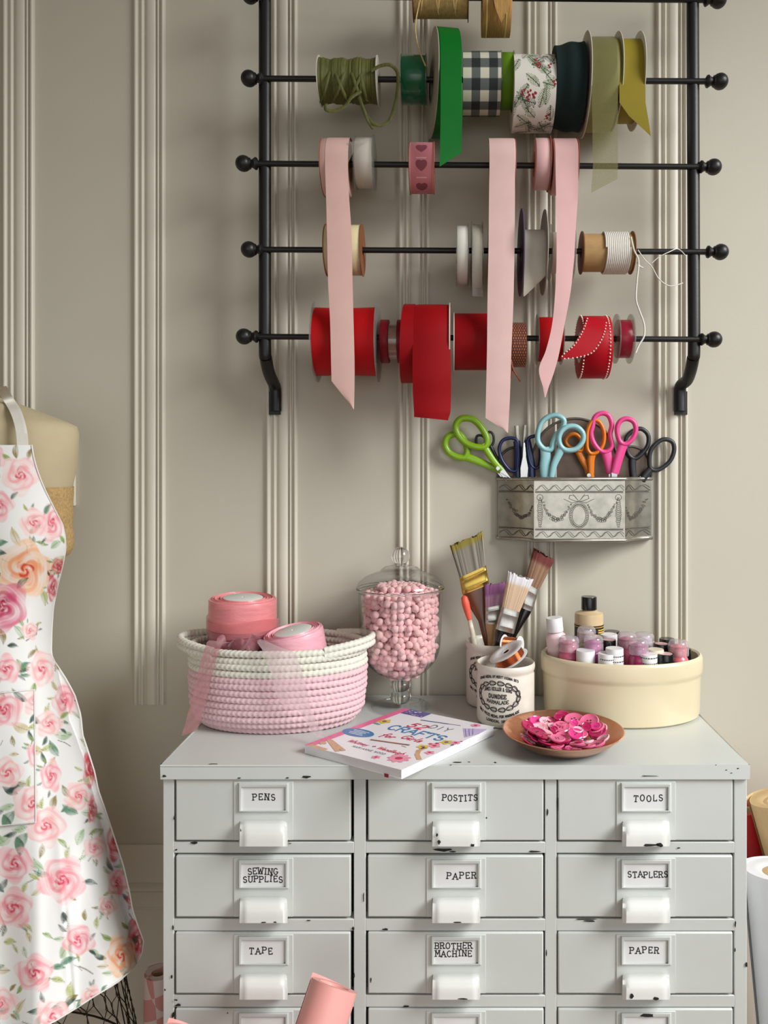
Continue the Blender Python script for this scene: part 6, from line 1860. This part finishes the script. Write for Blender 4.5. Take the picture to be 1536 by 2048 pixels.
def apron_D(px, py):
    """distance of the cloth for a picture position (front view of the form)"""
    hw, dr = float(np.interp(py, _py, _hw)), float(np.interp(py, _py, _dr))
    if py > 1440: hw = max(hw, 0) + (py - 1440) ** 1.0 * 0.25
    dep = (hw / F * DFm) * dr + 0.014
    q = np.clip((px - xc) / (hw + 16), -1, 1)
    base = DFm - dep * np.sqrt(np.clip(1 - q * q, 0.0, 1)) - 0.004
    k = np.clip((py - 1330) / 500.0, 0, 1)
    fold = 0.012 * k * np.sin((px - 128 - (py - 1400) * 0.02) / 31.0) + 0.009 * k * np.sin(px / 17.0 + py * 0.004) * np.clip((px - 60) / 100, 0, 1)
    # pressed crease down the skirt, tucked waist
    crease = 0.006 * np.clip((py - 1600) / 200.0, 0, 1) * np.exp(-((px - (112 + (py - 1640) * 0.085)) / 8.0) ** 2)
    tuck = 0.010 * np.exp(-((py - 1250) / 70.0) ** 2) * np.clip((px - 60) / 40, 0, 1)
    return base + fold + crease + tuck
def floral(X, Y):
    """watercolour roses, leaves and twigs printed on white cotton; X, Y in the cloth's own pattern units"""
    col = np.ones(X.shape + (3,)) * LC(236, 235, 234)
    rs = np.random.RandomState(12)
    def mixin(mask, c):
        m = np.clip(mask, 0, 1)[..., None]
        col[:] = col * (1 - m) + LC(*c) * m
    PAL = {'pale': ((246, 206, 204), (238, 160, 166), (214, 72, 96)), 'pink': ((242, 186, 190), (228, 128, 144), (206, 48, 80)),
           'deep': ((226, 130, 156), (198, 52, 98), (168, 20, 60)), 'orange': ((246, 206, 170), (240, 150, 96), (214, 66, 44)), 'red': ((214, 76, 92), (184, 34, 58), (140, 14, 36))}
    def leaf(cx, cy, L_, rot, c, wd=0.32):
        dx, dy = X - cx, Y - cy
        a = dx * math.cos(rot) + dy * math.sin(rot); b = -dx * math.sin(rot) + dy * math.cos(rot)
        t = np.clip(a / L_, 0, 1)
        w_ = L_ * wd * np.sin(t * math.pi) ** 0.8 * (1 - 0.35 * t)
        inside = (a > 0) & (a < L_)
        e = np.clip((w_ - np.abs(b + 0.08 * L_ * np.sin(t * 3))) / 1.6, 0, 1) * inside
        sh = 0.72 + 0.24 * np.sin(a * 0.16 + b * 0.2 + cx)
        mixin(e * sh, c)
        mixin(e * (np.abs(b + 0.08 * L_ * np.sin(t * 3)) < 0.6) * 0.6, tuple(int(v * 0.6) for v in c))
    def twig(pts, w_, c):
        for (x0, y0), (x1, y1) in zip(pts[:-1], pts[1:]):
            dx, dy = x1 - x0, y1 - y0; L2 = dx * dx + dy * dy
            t = np.clip(((X - x0) * dx + (Y - y0) * dy) / L2, 0, 1)
            d = np.hypot(X - x0 - t * dx, Y - y0 - t * dy)
            mixin(np.clip((w_ - d) / 0.8, 0, 1) * 0.85, c)
    GR = [(142, 168, 82), (96, 140, 112), (58, 96, 82), (150, 132, 70), (184, 190, 128), (46, 70, 60), (172, 196, 160), (206, 190, 150)]
    def rose(cx, cy, r, pal, sy=1.0, sx=1.0):
        r = r * 1.15
        c1, c2, c3 = PAL[pal]
        for k in range(rs.randint(4, 7)):
            a = rs.uniform(0, 6.28)
            leaf(cx + sx * r * 0.85 * math.cos(a), cy + sy * r * 0.85 * math.sin(a), r * rs.uniform(0.55, 0.95), a + rs.uniform(-.5, .5), GR[rs.randint(len(GR))], 0.26)
        dx, dy = (X - cx) / sx, (Y - cy) / sy
        d = np.hypot(dx, dy) / r; th = np.arctan2(dy, dx)
        p1, p2, p3 = rs.uniform(0, 6.28, 3)
        lob = 1 + 0.10 * np.sin(5 * th + p1) + 0.07 * np.sin(3 * th + p2)
        mixin(np.clip((lob - d) * r / 3.0, 0, 1) * (0.62 + 0.25 * np.sin(3 * th + 6 * d + p3)), c1)
        # curved petal rims winding towards the heart
        spiral = np.sin(d * 13 - 1.0 * th * 2 + p1 + 1.2 * np.sin(3 * th + p2))
        mixin(np.clip((spiral - 0.35) * 2.2, 0, 1) * np.clip((lob * 0.98 - d) * r / 2.5, 0, 1) * np.clip(1.25 - d, 0.15, 1) * 0.9, c2)
        mixin(np.clip((0.62 * lob - d) * r / 5.0, 0, 1) * (0.35 + 0.30 * np.sin(4 * th - 9 * d + p2)), c2)
        hs = np.sin(d * 26 - 2 * th + p3)
        mixin(np.clip((0.30 + 0.06 * np.sin(3 * th + p1) - d) * r / 3.0, 0, 1) * np.clip(0.45 + 0.6 * hs, 0, 1), c3)
        mixin(np.clip((spiral + 0.92) * -6, 0, 1) * np.clip((lob - d) * r / 2.5, 0, 1) * 0.8, (246, 236, 234))
    # loose leaves and twigs first, the roses over them
    for k in range(210):
        cx, cy = rs.uniform(-150, 310), rs.uniform(880, 2110)
        leaf(cx, cy, rs.uniform(20, 44), rs.uniform(0, 6.28), GR[rs.randint(len(GR))], rs.uniform(0.2, 0.34))
    for k in range(70):
        cx, cy, a = rs.uniform(-150, 310), rs.uniform(880, 2110), rs.uniform(0, 6.28)
        L_ = rs.uniform(20, 40); b = a + rs.uniform(-.6, .6)
        twig([(cx, cy), (cx + L_ * .5 * math.cos(a), cy + L_ * .5 * math.sin(a)), (cx + L_ * math.cos(b), cy + L_ * math.sin(b))], rs.uniform(0.8, 1.6), [(92, 74, 48), (70, 60, 44), (120, 110, 66)][k % 3])
    for a in ((40, 950, 34, 'pale'), (-20, 915, 26, 'pink'), (104, 1046, 26, 'pink', 1.3, .8), (68, 1046, 26, 'pale'), (-4, 1012, 28, 'pink'), (50, 1140, 50, 'orange'), (4, 1212, 46, 'deep'), (118, 1132, 14, 'red'), (106, 1176, 16, 'red', 1.5, .7), (60, 1262, 16, 'pale'),
              (12, 1338, 26, 'pink'), (84, 1338, 27, 'pale', 1.2, .9), (128, 1402, 25, 'pink', 1.2, .8), (33, 1462, 34, 'pink'), (98, 1448, 24, 'pale'), (102, 1552, 24, 'pink', 1.2, .8), (40, 1590, 28, 'pale'), (179, 1540, 20, 'red', 1.7, .6), (157, 1592, 26, 'pale'),
              (184, 1620, 15, 'red', 1.7, .6), (91, 1652, 36, 'pale'), (29, 1728, 33, 'pink'), (124, 1760, 42, 'pink'), (234, 1682, 24, 'red', 1.5, .8), (190, 1696, 21, 'pale'), (234, 1766, 22, 'pink', 1.2, .8), (26, 1816, 36, 'pink'), (215, 1812, 18, 'pale'), (272, 1880, 26, 'red', 1.4, .7),
              (242, 1912, 32, 'orange', 1.2, .9), (157, 1880, 28, 'pink'), (69, 1946, 34, 'pink'), (0, 2006, 30, 'pale'), (106, 2036, 34, 'pale'), (184, 1996, 22, 'pale'), (-60, 1100, 40, 'pink'), (-70, 1300, 40, 'pale'), (-60, 1500, 40, 'pink'), (-50, 1660, 38, 'pale'), (-60, 1880, 40, 'orange'), (-100, 980, 36, 'deep'), (266, 1800, 14, 'red')):
        rose(*a)
    return col
M['apron'] = mat_attr('floral_cotton', 0.75, 0.1, 0.12, 1200)
ap = thing('apron', 'white apron printed with pink watercolour roses hanging on the dress form', 'apron', (fx0, fy0 - 0.1, zat(1990, DA)))
pys = np.concatenate([np.arange(890, 2100, 1.9), [2100]])
us = np.linspace(0, 1, 210)
XL_ = -150.0
PXg = np.zeros((len(pys), len(us))); PYg = np.zeros_like(PXg)
for i, py in enumerate(pys):
    xr = edge_x(py)
    PXg[i] = XL_ + (xr - XL_) * us; PYg[i] = py
Dg = np.zeros_like(PXg)
for i, py in enumerate(pys): Dg[i] = apron_D(PXg[i], py)
def to_world(PX, PY, D): return np.stack([(PX - CX) / F * D, D + YC, HC - (PY - CY) / F * D], -1)
o_ = np_grid('apron_body', to_world(PXg, PYg, Dg), M['apron'], ap)
paint(o_, floral(PXg, PYg).reshape(-1, 3))
# patch pocket: same print, cut from another place
ppy = np.arange(1378, 1646, 1.9); pu = np.linspace(0, 1, 110)
PXp = np.zeros((len(ppy), len(pu))); PYp = np.zeros_like(PXp); Dp = np.zeros_like(PXp)
for i, py in enumerate(ppy):
    t = i / (len(ppy) - 1)
    PXp[i] = -90 + (70 + 3 * t + 90) * pu
    PYp[i] = py + (1 - pu) * (14 + 3 * t) + 0 * t
for i in range(len(ppy)):
    Dp[i] = np.array([apron_D(np.array([x]), y)[0] for x, y in zip(PXp[i], PYp[i])]) - 0.0028
pk_ = np_grid('pocket', to_world(PXp, PYp, Dp), M['apron'], ap)
paint(pk_, floral(PXp + 26, PYp + 44).reshape(-1, 3))
M['thread'] = mat('white_thread', (228, 226, 222), 0.8, var=0.02)
st_ = MB()
for j, col_ in ((-2, None),):
    pts = [Vector(p) for p in to_world(PXp[:, -2], PYp[:, -2], Dp[:, -2] - 0.0006)[::3]]
    st_.tube(pts, 0.0008, 6)
    pts = [Vector(p) for p in to_world(PXp[-2, ::4], PYp[-2, ::4], Dp[-2, ::4] - 0.0006)]
    st_.tube(pts, 0.0008, 6)
    pts = [Vector(p) for p in to_world(PXp[1, ::4], PYp[1, ::4], Dp[1, ::4] - 0.0006)]
    st_.tube(pts, 0.0008, 6)
st_.build('pocket_seam', M['thread'], pk_)
# rolled edge binding of the apron
pts = [Vector(p) for p in to_world(PXg[::6, -1] - 0.6, PYg[::6, -1], Dg[::6, -1] - 0.0006)]
MB().tube(pts, 0.0011, 6).build('edge_seam', M['thread'], ap, angle=80)
M['strap'] = mat('white_webbing', (216, 212, 202), 0.8, var=0.03, bump=0.3, bscale=900)
srows = [(-10, 776, 12, 772), (6, 800, 26, 796), (20, 824, 41, 820), (29, 850, 50, 847), (33, 875, 55, 874), (34, 897, 56, 897)]
L_, Q_ = [], []
for a, b, c, d in srows:
    def Dat(px, py):
        hw, dr = interp(sil, py); r_ = hw / F * DFm
        q = min(1, abs(px - xc) / max(hw, 1))
        return DFm - r_ * dr * math.sqrt(1 - q * q) - 0.014
    L_.append(P(a, b, Dat(a, b))); Q_.append(P(c, d, Dat(c, d)))
L_, Q_ = catmull(L_, 6), catmull(Q_, 6)
MB().sheet([[p.lerp(q, k / 4) for k in range(5)] for p, q in zip(L_, Q_)], 0.0012).build('neck_strap', M['strap'], ap, angle=70)

# ------------------------------------------------------------------ rolls of paper round the cabinet
M['pink_paper'] = mat('pink_wrapping_paper', (236, 164, 158), 0.45, var=0.02, coat=0.15)
M['kraft_paper'] = mat('kraft_wrapping_paper', (206, 174, 128), 0.6, var=0.05, vscale=120)
M['red_paper'] = mat('red_wrapping_paper', (176, 22, 34), 0.4, var=0.04)
M['white_paper'] = mat('white_wrapping_paper', (234, 234, 238), 0.55, var=0.02)
M['roll_core'] = mat('roll_core_card', (190, 160, 120), 0.8, var=0.08)
G_RL = 'wrapping paper rolls around the cabinet'
def paper_roll(label, top, foot, r, m, turns=3):
    """leaning roll; the outer sheet ends in a visible edge"""
    top, foot = Vector(top), Vector(foot)
    root = thing('wrapping_paper_roll', label, 'wrapping paper roll', foot, G_RL)
    u, w_, a = frame_of(top - foot, (0, -1, 0))
    h = (top - foot).length
    prof = [(r, 0), (r, h * 0.5), (r, h)] + [(r - 0.0016 * k, h - (0.0006 if k % 2 else 0)) for k in range(1, turns + 4)] + [(r * 0.55, h - 0.004), (r * 0.55, 0.004), (r, 0)]
    MB().lathe(prof, foot, a, 64).build('rolled_paper', m, root, angle=50)
    MB().lathe([(r * 0.42, -0.0002), (r * 0.55, -0.0002), (r * 0.55, h - 0.004), (r * 0.42, h - 0.004), (r * 0.42, -0.0002)], foot, a, 40).build('core_tube', M['roll_core'], root, angle=50)
    g = []
    for i in range(13):                        # free edge of the outer turn standing a little off the roll
        f = R(160 + 80 * i / 12); k = i / 12
        rr = r + 0.0006 + 0.004 * k ** 2
        d = u * math.cos(f) * rr + w_ * math.sin(f) * rr
        g.append([foot + d + a * (h * q / 6 + (0.003 * k if q == 6 else 0)) for q in range(7)])
    MB().sheet(g, 0.0003).build('free_edge', m, root, angle=80)
    return root
def floor_foot(top, dx, dy): return Vector((top.x + dx, top.y + dy, 0.002))
tp = P(669, 1970, 0.885)
paper_roll('pink wrapping paper roll leaning against the cabinet front', tp, floor_foot(tp, -0.25, -0.42), 0.0275, M['pink_paper'])
tp = P(374, 2060, 0.90)
paper_roll('pink wrapping paper roll barely showing at the bottom edge left of the other', tp, floor_foot(tp, -0.20, -0.36), 0.026, M['pink_paper'])
tp = P(1556, 1594, 1.17)
paper_roll('kraft wrapping paper roll right of the cabinet', tp, floor_foot(tp, 0.20, -0.10), 0.042, M['kraft_paper'])
tp = P(1486, 1616, 1.225)
paper_roll('red wrapping paper roll right of the cabinet behind the white one', tp, floor_foot(tp, 0.16, -0.02), 0.027, M['red_paper'])
# white paper roll in front, with wavy upper edge
tp = P(1566, 1738, 1.08)
paper_roll('white wrapping paper roll right of the cabinet in front', tp, floor_foot(tp, 0.03, -0.12), 0.051, M['white_paper'])
# checked roll by the cabinet's left side
def mat_check(name, c0, c1, s_):
    m = mat(name, c0, 0.6)
    nt, N, L = nodes_of(m); b = N['Principled BSDF']
    tc = N.new('ShaderNodeTexCoord'); ck = N.new('ShaderNodeTexChecker'); ck.inputs['Scale'].default_value = s_
    mp_ = N.new('ShaderNodeMapping'); mp_.inputs['Rotation'].default_value = (0.2, 0.3, R(45))
    ck.inputs['Color1'].default_value = lin(c0) + (1,); ck.inputs['Color2'].default_value = lin(c1) + (1,)
    L.new(tc.outputs['Object'], mp_.inputs[0]); L.new(mp_.outputs[0], ck.inputs['Vector']); L.new(ck.outputs['Color'], b.inputs['Base Color'])
    return m
M['check'] = mat_check('pink_check_paper', (216, 196, 192), (204, 140, 138), 34)
tp = P(318, 1944, 1.12)
paper_roll('pink checked paper roll standing left of the cabinet', tp, floor_foot(tp, -0.012, 0.0), 0.020, M['check'])
